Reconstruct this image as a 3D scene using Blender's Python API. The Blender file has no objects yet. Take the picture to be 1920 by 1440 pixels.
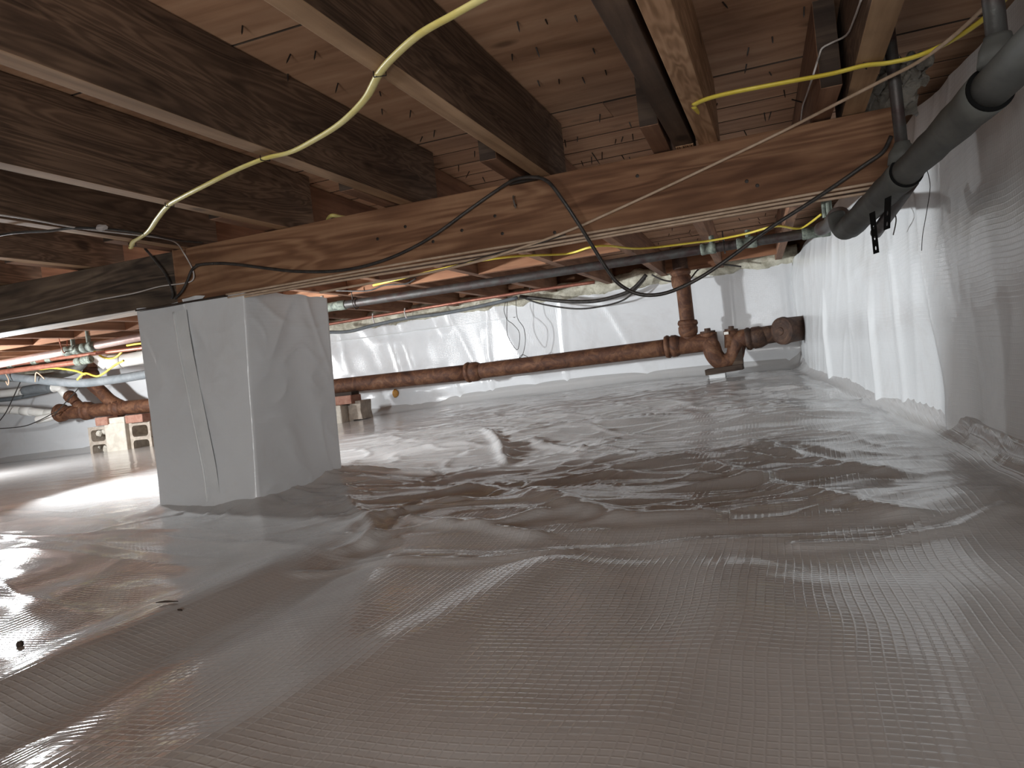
import bpy, bmesh, math, random
import numpy as np
from mathutils import Vector, Matrix
random.seed(7); np.random.seed(7)
S = bpy.context.scene
COL = S.collection

# ------------------------------------------------------------------ camera
F = 1420.0; H = 0.346
def nrm(v): return v / np.linalg.norm(v)
DY = nrm(np.array([1470 - 960, 637 - 720, F])); DX0 = -nrm(np.array([-2850 - 960, 1114 - 720, F]))
DZ = nrm(np.cross(DX0, DY)); DZ = -DZ if DZ[1] > 0 else DZ
DX = np.cross(DY, DZ); DX = -DX if DX[0] < 0 else DX
cam_d = bpy.data.cameras.new('camera'); cam = bpy.data.objects.new('camera', cam_d); COL.objects.link(cam)
cam_d.sensor_width = 36; cam_d.sensor_fit = 'HORIZONTAL'; cam_d.lens = F / 1920 * 36; cam_d.clip_start = .02
# image basis (right, up, back) written in world axes
right = (DX[0], DY[0], DZ[0]); up = (-DX[1], -DY[1], -DZ[1]); back = (-DX[2], -DY[2], -DZ[2])
M = Matrix(((right[0], up[0], back[0], 0), (right[1], up[1], back[1], 0), (right[2], up[2], back[2], H), (0, 0, 0, 1)))
cam.matrix_world = M
S.camera = cam

# ------------------------------------------------------------------ light and exposure
w = bpy.data.worlds.new('world'); S.world = w; w.use_nodes = True
w.node_tree.nodes['Background'].inputs[0].default_value = (.75, .85, 1, 1)
w.node_tree.nodes['Background'].inputs[1].default_value = .05
def area(name, loc, target, size, power, col, spread=180, sy=None):
    d = bpy.data.lights.new(name, 'AREA'); o = bpy.data.objects.new(name, d); COL.objects.link(o)
    d.energy = power; d.color = col; d.size = size; d.spread = math.radians(spread)
    if sy: d.shape = 'RECTANGLE'; d.size_y = sy
    o.location = loc; o.rotation_euler = (Vector(target) - Vector(loc)).to_track_quat('-Z', 'Y').to_euler()
    return o
area('work_lamp', (-3.36, 2.36, .50), (.1, 4.1, .50), .12, 54, (.93, .97, 1.0), 135)
area('work_lamp', (-5.5, 3.15, .50), (-4.3, 5.0, .62), .16, 62, (.95, .98, 1.0), 180)
area('far_lamp', (-6.6, 1.0, .55), (-3.4, 1.2, .50), .9, 9, (1, .95, .90), 170)
area('rear_fill_light', (.0, -2.3, .35), (-.4, 1.5, .52), 1.0, 30, (.985, .99, .985), 180, .4)  # added soft fill behind the camera, no hatch is there
area('upward_fill_light', (-.55, -.75, .14), (-.75, .9, 1.03), .30, 6, (1, .985, .97), 160)  # added fill aimed up at joist bottoms and ceiling, not a real lamp
S.view_settings.view_transform = 'Standard'; S.view_settings.look = 'None'
S.view_settings.gamma = 1; S.view_settings.use_curve_mapping = False
S.view_settings.exposure = 0.0

# ------------------------------------------------------------------ helpers
def ray(px, py):
    v = np.array([px - 960, py - 720, F]); return np.array([v @ DX, v @ DY, v @ DZ])
def at(px, py, ax, val):
    """the world point on the plane x/y/z = val that the photograph shows at this pixel"""
    r = ray(px, py); k = 'xyz'.index(ax); o = (0, 0, H)[k]; t = (val - o) / r[k]
    return Vector((r[0] * t, r[1] * t, H + r[2] * t))
def tag(o, label=None, cat=None, group=None, kind=None):
    if label: o['label'] = label
    if cat: o['category'] = cat
    if group: o['group'] = group
    if kind: o['kind'] = kind
    return o
def empty(name, loc, label=None, cat=None, group=None, kind=None):
    o = bpy.data.objects.new(name, None); COL.objects.link(o); o.location = loc; o.empty_display_size = .05
    return tag(o, label, cat, group, kind)
def mk(name, vf, m, parent=None, smooth=False, label=None, cat=None, group=None, kind=None, bevel=0, origin=None):
    vs, fs = vf
    a = np.array([tuple(v) for v in vs], dtype=float)
    c = Vector(tuple((a.max(0) + a.min(0)) / 2)) if origin is None else Vector(origin)
    me = bpy.data.meshes.new(name); me.from_pydata([tuple(v) for v in (a - np.array(c))], [], fs); me.update()
    if bevel:
        bm = bmesh.new(); bm.from_mesh(me)
        bmesh.ops.bevel(bm, geom=[e for e in bm.edges if len(e.link_faces) == 2 and e.calc_face_angle(0) > .6], offset=bevel, segments=2, affect='EDGES', profile=.6)
        bm.to_mesh(me); bm.free()
    me.materials.append(m)
    if smooth: me.polygons.foreach_set('use_smooth', [True] * len(me.polygons))
    o = bpy.data.objects.new(name, me); COL.objects.link(o)
    if parent is not None:
        o.parent = parent; p = Vector((0, 0, 0)); q = parent
        while q is not None: p += Vector(q.location); q = q.parent
        o.location = c - p
    else: o.location = c
    return tag(o, label, cat, group, kind)
def box(x0, x1, y0, y1, z0, z1):
    v = [(x, y, z) for z in (z0, z1) for y in (y0, y1) for x in (x0, x1)]
    return v, [(0, 2, 3, 1), (4, 5, 7, 6), (0, 1, 5, 4), (1, 3, 7, 5), (3, 2, 6, 7), (2, 0, 4, 6)]
def join(*parts):
    V, Fs = [], []
    for v, f in parts:
        n = len(V); V += [tuple(x) for x in v]; Fs += [tuple(i + n for i in q) for q in f]
    return V, Fs
def spline(pts, n=6):
    P = [Vector(p) for p in pts]; out = []
    for i in range(len(P) - 1):
        a = P[max(i - 1, 0)]; b = P[i]; c = P[i + 1]; d = P[min(i + 2, len(P) - 1)]
        for k in range(n):
            t = k / n
            out.append(.5 * ((2 * b) + (c - a) * t + (2 * a - 5 * b + 4 * c - d) * t * t + (3 * b - a - 3 * c + d) * t ** 3))
    out.append(P[-1]); return out
def sweep(pts, r, seg=14, flat=1.0, upv=None, caps=True):
    P = [Vector(p) for p in pts]; n = len(P)
    R = r if isinstance(r, (list, tuple)) else [r] * n
    T = []
    for i in range(n):
        d = P[min(i + 1, n - 1)] - P[max(i - 1, 0)]
        k = 1
        while d.length < 1e-6 and k < n: k += 1; d = P[min(i + k, n - 1)] - P[max(i - k, 0)]
        T.append(d.normalized())
    N = Vector(upv) if upv else (Vector((0, 0, 1)) if abs(T[0].z) < .9 else Vector((1, 0, 0)))
    V, Fs = [], []
    for i in range(n):
        if upv: N = Vector(upv)
        N = (N - T[i] * N.dot(T[i]))
        N = N.normalized() if N.length > 1e-4 else T[i].orthogonal().normalized()
        B = T[i].cross(N)
        for k in range(seg):
            a = 2 * math.pi * k / seg
            V.append(P[i] + (N * math.cos(a) * flat + B * math.sin(a)) * R[i])
    for i in range(n - 1):
        for k in range(seg):
            a, b = i * seg + k, i * seg + (k + 1) % seg
            Fs.append((a, a + seg, b + seg, b))
    if caps: Fs += [tuple(range(seg)), tuple((n - 1) * seg + k for k in reversed(range(seg)))]
    return V, Fs
def lathe(p0, p1, prof, seg=20):
    """prof: (t along p0->p1 in metres, radius)"""
    p0 = Vector(p0); d = (Vector(p1) - p0).normalized()
    N = Vector((0, 0, 1)) if abs(d.z) < .9 else Vector((1, 0, 0)); N = (N - d * N.dot(d)).normalized(); B = d.cross(N)
    V, Fs = [], []; n = len(prof)
    for t, r in prof:
        for k in range(seg):
            a = 2 * math.pi * k / seg; V.append(p0 + d * t + (N * math.cos(a) + B * math.sin(a)) * max(r, 1e-4))
    for i in range(n - 1):
        for k in range(seg):
            a, b = i * seg + k, i * seg + (k + 1) % seg; Fs.append((a, a + seg, b + seg, b))
    Fs += [tuple(range(seg)), tuple((n - 1) * seg + k for k in reversed(range(seg)))]
    return V, Fs
def grid(Xa, Ya, Za):
    """three (r,c) arrays to a quad sheet"""
    r, c = Xa.shape
    V = np.stack([Xa, Ya, Za], -1).reshape(-1, 3)
    i = np.arange(r * c).reshape(r, c)
    q = np.stack([i[:-1, :-1], i[:-1, 1:], i[1:, 1:], i[1:, :-1]], -1).reshape(-1, 4)
    return V, q
def sheet(name, Xa, Ya, Za, m, parent=None, flip=False, **kw):
    V, q = grid(Xa, Ya, Za)
    if flip: q = q[:, ::-1]
    me = bpy.data.meshes.new(name)
    me.vertices.add(len(V)); me.vertices.foreach_set('co', V.ravel())
    me.loops.add(q.size); me.loops.foreach_set('vertex_index', q.ravel().astype(np.int32))
    me.polygons.add(len(q)); me.polygons.foreach_set('loop_start', np.arange(0, q.size, 4, dtype=np.int32))
    me.polygons.foreach_set('loop_total', np.full(len(q), 4, dtype=np.int32))
    me.update(calc_edges=True); me.validate(); me.polygons.foreach_set('use_smooth', [True] * len(me.polygons))
    me.materials.append(m)
    o = bpy.data.objects.new(name, me); COL.objects.link(o)
    if parent is not None: o.parent = parent; o.location = -Vector(parent.location)
    return tag(o, **kw)
_tab = np.random.RandomState(3).uniform(-1, 1, (256, 256))
def vn(x, y, s=0):
    x = np.asarray(x, float) + s * 17.3; y = np.asarray(y, float) + s * 5.7
    xi = np.floor(x).astype(int); yi = np.floor(y).astype(int); fx = x - xi; fy = y - yi
    fx = fx * fx * fx * (fx * (fx * 6 - 15) + 10); fy = fy * fy * fy * (fy * (fy * 6 - 15) + 10)
    g = lambda a, b: _tab[(a) & 255, (b) & 255]
    return (g(xi, yi) * (1 - fx) + g(xi + 1, yi) * fx) * (1 - fy) + (g(xi, yi + 1) * (1 - fx) + g(xi + 1, yi + 1) * fx) * fy
def sst(a, b, x): t = np.clip((x - a) / (b - a), 0, 1); return t * t * (3 - 2 * t)
def dline(X, Y, pts):
    """distance to a polyline and signed side"""
    best = np.full(X.shape, 1e9); side = np.zeros(X.shape)
    for (ax, ay), (bx, by) in zip(pts[:-1], pts[1:]):
        dx, dy = bx - ax, by - ay; L = dx * dx + dy * dy
        t = np.clip(((X - ax) * dx + (Y - ay) * dy) / L, 0, 1)
        d = np.hypot(X - ax - t * dx, Y - ay - t * dy); m = d < best
        best = np.where(m, d, best); side = np.where(m, np.sign((X - ax) * dy - (Y - ay) * dx), side)
    return best, side

# ------------------------------------------------------------------ materials
def mat(name, col=(.5, .5, .5), rough=.5, metal=0, spec=.5, coat=0):
    m = bpy.data.materials.new(name); m.use_nodes = True; b = m.node_tree.nodes['Principled BSDF']
    b.inputs['Base Color'].default_value = (*col, 1); b.inputs['Roughness'].default_value = rough
    b.inputs['Metallic'].default_value = metal; b.inputs['Specular IOR Level'].default_value = spec
    b.inputs['Coat Weight'].default_value = coat; b.inputs['Coat Roughness'].default_value = .12
    return m
class NT:
    def __init__(s, m): s.t = m.node_tree; s.b = s.t.nodes['Principled BSDF']
    def n(s, k, **kw):
        x = s.t.nodes.new(k)
        for a, v in kw.items(): setattr(x, a, v)
        return x
    def l(s, a, b): s.t.links.new(a, b)
    def math(s, op, a, b=None, c=None):
        x = s.n('ShaderNodeMath', operation=op)
        for i, v in enumerate((a, b, c)):
            if v is None: continue
            if isinstance(v, (int, float)): x.inputs[i].default_value = v
            else: s.l(v, x.inputs[i])
        return x.outputs[0]
    def noise(s, vec, scale, detail=4, rough=.55, dist=0):
        x = s.n('ShaderNodeTexNoise'); s.l(vec, x.inputs['Vector'])
        x.inputs['Scale'].default_value = scale; x.inputs['Detail'].default_value = detail
        x.inputs['Roughness'].default_value = rough; x.inputs['Distortion'].default_value = dist
        return x.outputs['Fac']
    def ramp(s, fac, stops):
        x = s.n('ShaderNodeValToRGB'); s.l(fac, x.inputs[0]); e = x.color_ramp.elements
        while len(e) < len(stops): e.new(.5)
        for q, (p, c) in zip(e, stops): q.position = p; q.color = (*c, 1) if len(c) == 3 else c
        return x.outputs[0]
    def mix(s, fac, a, b, mode='MIX'):
        x = s.n('ShaderNodeMix', data_type='RGBA', blend_type=mode)
        if isinstance(fac, (int, float)): x.inputs[0].default_value = fac
        else: s.l(fac, x.inputs[0])
        for i, v in ((6, a), (7, b)):
            if isinstance(v, tuple): x.inputs[i].default_value = (*v, 1)
            else: s.l(v, x.inputs[i])
        return x.outputs[2]
    def bump(s, h, strength=.5, dist=.01, prev=None):
        x = s.n('ShaderNodeBump'); x.inputs['Strength'].default_value = strength; x.inputs['Distance'].default_value = dist
        s.l(h, x.inputs['Height'])
        if prev: s.l(prev, x.inputs['Normal'])
        return x.outputs[0]
    def objvec(s, scale=(1, 1, 1), rnd=True):
        c = s.n('ShaderNodeTexCoord').outputs['Object']
        if rnd:
            i = s.n('ShaderNodeObjectInfo'); v = s.n('ShaderNodeVectorMath', operation='ADD'); s.l(c, v.inputs[0])
            k = s.n('ShaderNodeVectorMath', operation='SCALE'); k.inputs[0].default_value = (13, 29, 7); s.l(i.outputs['Random'], k.inputs['Scale']); s.l(k.outputs[0], v.inputs[1]); c = v.outputs[0]
        mp = s.n('ShaderNodeMapping'); s.l(c, mp.inputs[0]); mp.inputs['Scale'].default_value = scale
        return mp.outputs[0]
def wood(name, axis, dark, mid, light, rough=.75, grain=1.0, stain=.5, knots=True, rings=False, swirl=2.2):
    m = mat(name, mid, rough, spec=.3); t = NT(m)
    sc = [34 * grain] * 3; sc['xyz'.index(axis)] = 1.6
    v = t.objvec(tuple(sc)); g = t.noise(v, 1, 5, .6, .6)
    sc2 = [7] * 3; sc2['xyz'.index(axis)] = .9
    v2 = t.objvec(tuple(sc2)); g2 = t.noise(v2, 1, 3, .55, swirl)
    f = t.math('ADD', t.math('MULTIPLY', g, .55), t.math('MULTIPLY', g2, .45))
    if rings:
        sw = t.math('SINE', t.math('MULTIPLY', g2, 75)); f = t.math('ADD', f, t.math('MULTIPLY', sw, .085))
    c = t.ramp(f, [(.32, dark), (.5, mid), (.68, light)])
    s = t.noise(t.objvec((2.2, 2.2, 2.2)), 1, 5, .65, .5)
    c = t.mix(t.math('MULTIPLY', t.ramp(s, [(.45, (0, 0, 0)), (.72, (1, 1, 1))]), stain), c, tuple(x * .3 for x in dark))
    if knots:
        ks = [6.5] * 3; ks['xyz'.index(axis)] = 3.4
        x = t.n('ShaderNodeTexVoronoi'); t.l(t.objvec(tuple(ks)), x.inputs['Vector']); x.inputs['Scale'].default_value = 1
        k = t.ramp(x.outputs['Distance'], [(.06, (1, 1, 1)), (.13, (0, 0, 0))])
        c = t.mix(t.math('MULTIPLY', k, .75), c, tuple(x * .45 for x in dark))
    t.l(c, t.b.inputs['Base Color'])
    t.l(t.bump(g, .35, .002), t.b.inputs['Normal'])
    return m
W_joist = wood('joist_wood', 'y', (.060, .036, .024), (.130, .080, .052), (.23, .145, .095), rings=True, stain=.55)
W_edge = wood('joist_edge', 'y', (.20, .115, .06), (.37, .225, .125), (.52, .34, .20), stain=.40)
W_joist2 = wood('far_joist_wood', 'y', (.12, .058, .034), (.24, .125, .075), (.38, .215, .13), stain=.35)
W_block = wood('blocking_wood', 'x', (.17, .075, .04), (.32, .15, .08), (.46, .24, .13), stain=.3)
W_new = wood('newer_pine', 'y', (.24, .13, .065), (.40, .23, .13), (.55, .35, .21), rings=True, stain=.12)
W_old = wood('weathered_lumber', 'y', (.035, .022, .016), (.095, .058, .038), (.19, .12, .08), grain=.7, stain=.5)
W_beamR = wood('girder_wood', 'x', (.115, .050, .024), (.215, .105, .055), (.345, .19, .105), grain=1.15, stain=.40, rings=True, swirl=.5)
W_beamL = wood('dark_girder_wood', 'x', (.05, .036, .027), (.135, .098, .070), (.24, .18, .125), grain=1.1, stain=.75, rings=True, swirl=.7)
W_ply = wood('plywood', 'x', (.30, .155, .085), (.50, .29, .175), (.62, .39, .25), grain=.55, stain=.40)
W_board = wood('subfloor_board', 'x', (.28, .14, .075), (.48, .27, .16), (.60, .37, .23), grain=.9, stain=.40)
W_plank_shade = wood('dark_plank_gap_shade', 'x', (.02, .013, .01), (.055, .036, .026), (.12, .085, .06), stain=.6)

def liner(name, axes, col=(.80, .81, .82), rough=.17, scrim=.5, pitch=.0125):
    m = mat(name, col, rough, spec=.5); t = NT(m)
    tc = t.n('ShaderNodeTexCoord').outputs['Object']; nz = t.n('ShaderNodeTexNoise'); t.l(tc, nz.inputs['Vector']); nz.inputs['Scale'].default_value = 2.2; nz.inputs['Detail'].default_value = 1
    sc = t.n('ShaderNodeVectorMath', operation='SCALE'); t.l(nz.outputs['Color'], sc.inputs[0]); sc.inputs['Scale'].default_value = .05
    ad = t.n('ShaderNodeVectorMath', operation='ADD'); t.l(tc, ad.inputs[0]); t.l(sc.outputs[0], ad.inputs[1])
    sp = t.n('ShaderNodeSeparateXYZ'); t.l(ad.outputs[0], sp.inputs[0])
    h = None
    for a in axes:
        s_ = t.math('SINE', t.math('MULTIPLY', sp.outputs['xyz'.index(a)], 2 * math.pi / pitch))
        q = t.math('POWER', t.math('MULTIPLY_ADD', s_, .5, .5), 9.0)
        h = q if h is None else t.math('MAXIMUM', h, q)
    n2 = t.noise(tc, 9, 4, .55, .6); n3 = t.noise(tc, 38, 3, .5, .4)
    b = t.bump(h, scrim, .0005)
    b = t.bump(n2, .10, .010, b)
    t.l(b, t.b.inputs['Normal'])
    rr = t.noise(tc, 5, 3, .6)
    t.l(t.math('MULTIPLY_ADD', rr, .08, rough - .04), t.b.inputs['Roughness'])
    d = t.ramp(t.noise(tc, 2.6, 6, .7, 1), [(.52, (0, 0, 0)), (.8, (.35, .35, .35))])
    t.l(t.mix(d, tuple(col), (.55, .50, .46)), t.b.inputs['Base Color'])
    return m
M_floor = liner('floor_vinyl', 'xy', (.60, .598, .593), .095, .42)
M_floor.node_tree.nodes['Principled BSDF'].inputs['Specular IOR Level'].default_value = .8
M_wallX = liner('side_vinyl', 'yz', (.80, .82, .83), .20, .35)
M_wallY = liner('end_vinyl', 'xz', (.83, .845, .86), .20, .30)
M_pier = liner('pier_vinyl', 'xz', (.74, .75, .76), .24, .20)

def rusty(name, a=(.075, .028, .014), b=(.20, .075, .032), c=(.36, .16, .07), rough=.68):
    m = mat(name, b, rough, .15); t = NT(m); v = t.objvec((1, 1, 1))
    f = t.noise(v, 11, 6, .68, 1.1)
    col = t.ramp(f, [(.3, a), (.48, b), (.62, c), (.75, (.22, .17, .12))])
    t.l(t.mix(t.math('MULTIPLY', t.noise(v, 60, 3, .7), .6), col, tuple(x * .4 for x in a)), t.b.inputs['Base Color'])
    t.l(t.bump(t.noise(v, 75, 5, .7), .6, .004), t.b.inputs['Normal']); return m
M_rust = rusty('rusted_iron', (.055, .022, .013), (.145, .058, .028), (.26, .12, .058)); M_rust2 = rusty('dark_iron', (.035, .018, .012), (.085, .042, .026), (.16, .085, .05))
def mottled(name, a, b, scale=20, rough=.5, metal=0, bump=.3, dist=.003, coat=0):
    m = mat(name, a, rough, metal, coat=coat); t = NT(m); v = t.objvec()
    t.l(t.ramp(t.noise(v, scale, 5, .65, .6), [(.36, a), (.64, b)]), t.b.inputs['Base Color'])
    t.l(t.bump(t.noise(v, scale * 4, 4, .6), bump, dist), t.b.inputs['Normal']); return m
M_green = mottled('tarnished_copper', (.06, .036, .034), (.085, .085, .08), 16, .5, .5)
M_patina = mottled('green_patina', (.08, .095, .08), (.26, .29, .24), 40, .7, .2)
M_copper = mottled('dull_copper', (.30, .12, .085), (.46, .20, .14), 12, .42, .6)
M_copperb = mottled('lamplit_copper', (.50, .36, .33), (.62, .50, .46), 10, .35, .6)  # lit version of the copper, lamp brightness put into the colour
M_foamgrey = mottled('pipe_insulation', (.065, .067, .062), (.120, .120, .108), 7, .62, 0, .25, .002)
M_hose = mottled('blue_grey_foam', (.12, .135, .145), (.185, .20, .21), 9, .7)
M_black = mat('black_strap_gap_shade', (.008, .008, .008), .9, spec=.1)
M_cable = mottled('black_cable', (.022, .02, .019), (.06, .052, .046), 30, .42)
M_yel = mottled('yellow_sheath', (.66, .50, .045), (.78, .64, .10), 14, .42, 0, .1)
M_yelp = mottled('faded_yellow_sheath', (.74, .62, .17), (.84, .75, .32), 9, .42, 0, .1)
M_tan = mottled('tan_cable', (.44, .31, .21), (.60, .45, .33), 20, .6)
M_white = mottled('white_wire', (.50, .46, .43), (.62, .58, .55), 20, .5)
M_pvc = mottled('white_plastic', (.76, .75, .70), (.84, .83, .80), 5, .38, 0, .05)
M_steel = mat('nail_steel', (.035, .028, .024), .5, .6)
M_bright = mat('bright_steel', (.45, .44, .42), .35, .9)
M_conc = mottled('concrete_block', (.33, .28, .23), (.50, .44, .37), 14, .95, 0, .8, .005)
M_concw = mottled('pale_concrete_block', (.52, .48, .41), (.66, .62, .54), 14, .95, 0, .8, .005)
M_brick = mottled('red_brick', (.30, .14, .10), (.42, .24, .18), 22, .95, 0, .8, .004)
M_foam = mottled('spray_foam', (.42, .39, .29), (.78, .75, .62), 16, .75, 0, .6, .006)
M_sill = mottled('foundation_top', (.10, .075, .055), (.24, .19, .14), 9, .95, 0, .8, .01)
M_batt = mottled('faced_batt', (.12, .105, .085), (.34, .31, .26), 9, .55, 0, .8, .012)
M_amber = mottled('amber_foam', (.50, .22, .04), (.72, .40, .10), 40, .6)
M_clod = mottled('dirt', (.03, .022, .018), (.08, .055, .04), 60, .95)
M_cob = mat('cobweb', (.40, .36, .34), .9)
M_tape = mottled('seam_tape', (.70, .71, .71), (.78, .79, .79), 8, .26, 0, .25, .002)

# ------------------------------------------------------------------ floor height
def wallX(Y):      # inner face of the right wall
    return np.interp(Y, [-3, 1.6, 2.3, 2.6, 3.6, 5.5], [.50, .47, .455, .43, .315, .085])
PX0, PX1, PY0, PY1 = -1.985, -1.60, 1.955, 2.43        # the pier
SEAM = [(-2.6, 1.64), (-2.33, 1.643), (-1.53, 1.614), (-.95, 1.334), (-.57, 1.289), (-.278, 1.341), (-.008, 1.37), (.161, 1.406), (.309, 1.547), (.43, 1.80)]
def _px(l):
    out = []
    for a, b in l: q = at(a, b, 'z', .015); out.append((q.x, q.y))
    return out
RIDGES = [(_px(p), w_, a_) for p, w_, a_ in (
    ([(640, 1022), (700, 1002), (780, 990), (870, 984), (1000, 1000)], .022, .010), ([(770, 972), (860, 990), (930, 985), (1015, 968)], .018, .008),
    ([(860, 908), (940, 912), (1010, 935), (1080, 958), (1200, 972), (1320, 965)], .040, .016), ([(660, 985), (760, 955), (900, 935)], .030, .010),
    ([(910, 822), (935, 838), (950, 862)], .020, .014), ([(1000, 900), (1150, 880), (1320, 890)], .035, .012), ([(1340, 870), (1450, 905), (1570, 935), (1700, 960)], .035, .012),
    ([(1400, 835), (1560, 870), (1700, 885)], .03, .012), ([(650, 930), (700, 985), (690, 1010)], .02, .010), ([(880, 850), (1000, 835), (1100, 845)], .03, .012),
    ([(1500, 1010), (1640, 1000), (1800, 975), (1890, 940)], .02, .008), ([(560, 1060), (680, 1040), (880, 1040), (1060, 1025)], .015, .006))]
def base_z(X, Y):
    zb = np.interp(X, [-7.6, -6.3, -3.3, -1.8, -.3, .1], [-.03, .0, .10, .149, .163, .15])
    t = np.clip((Y - 2.2) / 3.25, 0, 1); return zb * t ** 1.25
def floor_z(X, Y, detail=True):
    z = base_z(X, Y)
    if detail:
        # wide wrinkles lying roughly along X in the far field
        A = (1 - .7 * sst(-1.0, -1.5, X) * (1 - sst(1.9, 2.4, Y))) * sst(1.38, 1.65, Y) * (1 - .45 * sst(3.6, 5.2, Y)) * (.12 + .88 * sst(-3.0, -1.5, X)) * (1 - .55 * sst(-.1, .35, X))
        wx = X + .25 * vn(X * 1.3, Y * 1.3, 9)
        wy = Y + .10 * vn(X * 2.2, Y * 1.5, 8) - .16 * X
        r1 = 1 - np.abs(vn(wx * 1.5, wy * 6.0, 1)); r2 = 1 - np.abs(vn(wx * 3.2 + wy * 1.5, wy * 11.0, 2)); r3 = 1 - np.abs(vn(wx * 4.0 - wy * 6, wy * 9 + wx * 3, 4))
        z = z + A * (.012 * r1 ** 1.6 + .0045 * r2 ** 2.5 + .0035 * r3 ** 6 + .024 * vn(X * 1.3 + .6 * Y, Y * 2.4, 3) + .010 * vn(X * 3.0 - Y, Y * 5.5 + X, 15))
        cr = 1 - np.abs(vn(X * 1.6 + Y * 2.2 + .3 * vn(X * 3, Y * 3, 17), Y * 3.0 - X * 1.2, 16)); cr2 = 1 - np.abs(vn(X * 2.2 - Y * 2.6, Y * 3.4 + X * 1.7, 18))
        z = z + A * (.008 * cr ** 14 + .006 * cr2 ** 18)
        # smooth swells close by
        B = 1 - sst(1.2, 1.7, Y)
        z = z + B * (.006 * vn(X * 2.0 + .8 * Y, Y * 2.2, 5) + .0040 * vn(X * 5.5 + Y * 1.5, Y * 2.0, 6) + .0036 * vn(X * 10 + Y * 3, Y * 1.6, 19) + .0022 * vn(X * 3, Y * 9, 20))
        # overlap seam of the two sheets
        d, s = dline(X, Y, SEAM)
        z = z + np.where(s < 0, 1, 0) * .0035 * sst(0, .006, d) * np.exp(-d / .5) + .006 * np.exp(-(d / .035) ** 2) * (.6 + .6 * vn(X * 6, Y * 6, 7))
        d2, s2 = dline(X, Y, [(p[0] + .03, p[1] + .13) for p in SEAM[3:]])
        z = z + .010 * np.exp(-(d2 / .045) ** 2) * (.6 + .5 * vn(X * 4, Y * 4, 11))
        # long fold at the lower left, with a trough on the near side
        d, s = dline(X, Y, [(-1.15, .35), (-.93, .62), (-.945, .84), (-.95, 1.14), (-.96, 1.6)])
        sd = d * s
        z = z + .020 * np.exp(-((sd + .05) / .075) ** 2) * (1 - .6 * sst(1.0, 1.6, Y)) - .016 * np.exp(-((sd - .09) / .085) ** 2) * (1 - .7 * sst(1.0, 1.6, Y))
        d, s = dline(X, Y, [(-.62, .40), (-.52, .80), (-.42, 1.25)])
        z = z + .009 * np.exp(-(d / .06) ** 2)
        d, s = dline(X, Y, [(-.20, .45), (-.12, .85), (-.10, 1.2)])
        z = z + .007 * np.exp(-(d / .07) ** 2)
        # left patch beyond the seam, streaks running away from the pier
        for pl_, wd_, am in RIDGES:
            d, s = dline(X, Y, pl_); z = z + am * np.exp(-(d / wd_) ** 2)
        L = sst(-1.0, -1.3, X) * (1 - sst(2.2, 2.8, Y))
        z = z + L * (.007 * (1 - np.abs(vn(X * 2.0, Y * 9 + X * 2.5, 12))) ** 2)
        # creases round the pier foot
        dp = np.maximum(np.maximum(PX0 - X, X - PX1), np.maximum(PY0 - Y, Y - PY1))
        ang = np.arctan2(Y - 2.15, X + 1.79)
        z = z + np.exp(-np.clip(dp, 0, 9) / .16) * sst(0, .07, dp) * (.014 * (1 - np.abs(vn(ang * 4.0, dp * 2, 13))) ** 3)
        # far right folds climbing to the wall
        R = sst(-.3, .1, X) * sst(2.0, 2.4, Y)
        z = z + R * .009 * (1 - np.abs(vn(X * 3 + Y * 2.2, Y * 3.5, 14))) ** 2.5
    b0 = base_z(X, Y); z = b0 + (z - b0) * (.15 + .85 * sst(.03, .17, wallX(Y) - X)) * (.2 + .8 * sst(0, .15, 5.45 - Y))
    dp = np.maximum(np.maximum(PX0 - X, X - PX1), np.maximum(PY0 - Y, Y - PY1))
    z = z + .035 * np.exp(-np.clip(dp, 0, 9) / .028) * (Y > 1.2)
    return z
def curb(z, X, Y, r=.085):
    d = wallX(Y) - X; t = np.clip(1 - d / r, 0, 1); z = z + r * (1 - np.sqrt(1 - t * t * .98))
    d = 5.45 - Y; r2 = .10; t = np.clip(1 - d / r2, 0, 1); return z + r2 * (1 - np.sqrt(1 - t * t * .98))
xs = np.concatenate([np.arange(-8.4, -2.8, .05), np.arange(-2.8, .1, .0125), np.arange(.1, .52, .008)])
ys = np.concatenate([np.arange(-3, .3, .06), np.arange(.3, 1.5, .009), np.arange(1.5, 3.2, .0105), np.arange(3.2, 5.47, .015)])
XX, YY = np.meshgrid(xs, ys)
ZZ = curb(floor_z(XX, YY), XX, YY)
sheet('floor', XX, YY, ZZ, M_floor, kind='structure')
def fz(x, y): return float(curb(floor_z(np.array([x]), np.array([y])), np.array([x]), np.array([y]))[0])

# ------------------------------------------------------------------ walls
# right wall liner
yy = np.concatenate([np.arange(-3, 1.0, .06), np.arange(1.0, 5.46, .014)]); vv = np.linspace(0, 1, 72)
YW, VW = np.meshgrid(yy, vv)
top = np.interp(yy, [-3, 1.2, 1.9, 2.6, 3.8, 4.6, 5.45], [.93, .935, .955, 1.0, .975, .93, .868]) + .006 * vn(yy * 9, yy * 0, 2)
ZW = -.04 + VW * (top[None, :] + .04)
XW = wallX(YW) + 0 * VW
lower = 1 - sst(.05, .35, ZW)
XW = XW - .004 * (1 - np.abs(vn(YW * 3.2 + .5 * ZW, ZW * .9, 21))) ** 3 * (.35 + .65 * sst(1.5, 2.4, YW)) - .014 * vn(YW * 1.9, ZW * 2.2, 22) \
     - .003 * (1 - np.abs(vn(YW * 6 + ZW * 3, ZW * 4, 23))) ** 3 - .006 * vn(YW * 5, ZW * 3.5, 24) * sst(.45, .75, VW)
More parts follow.
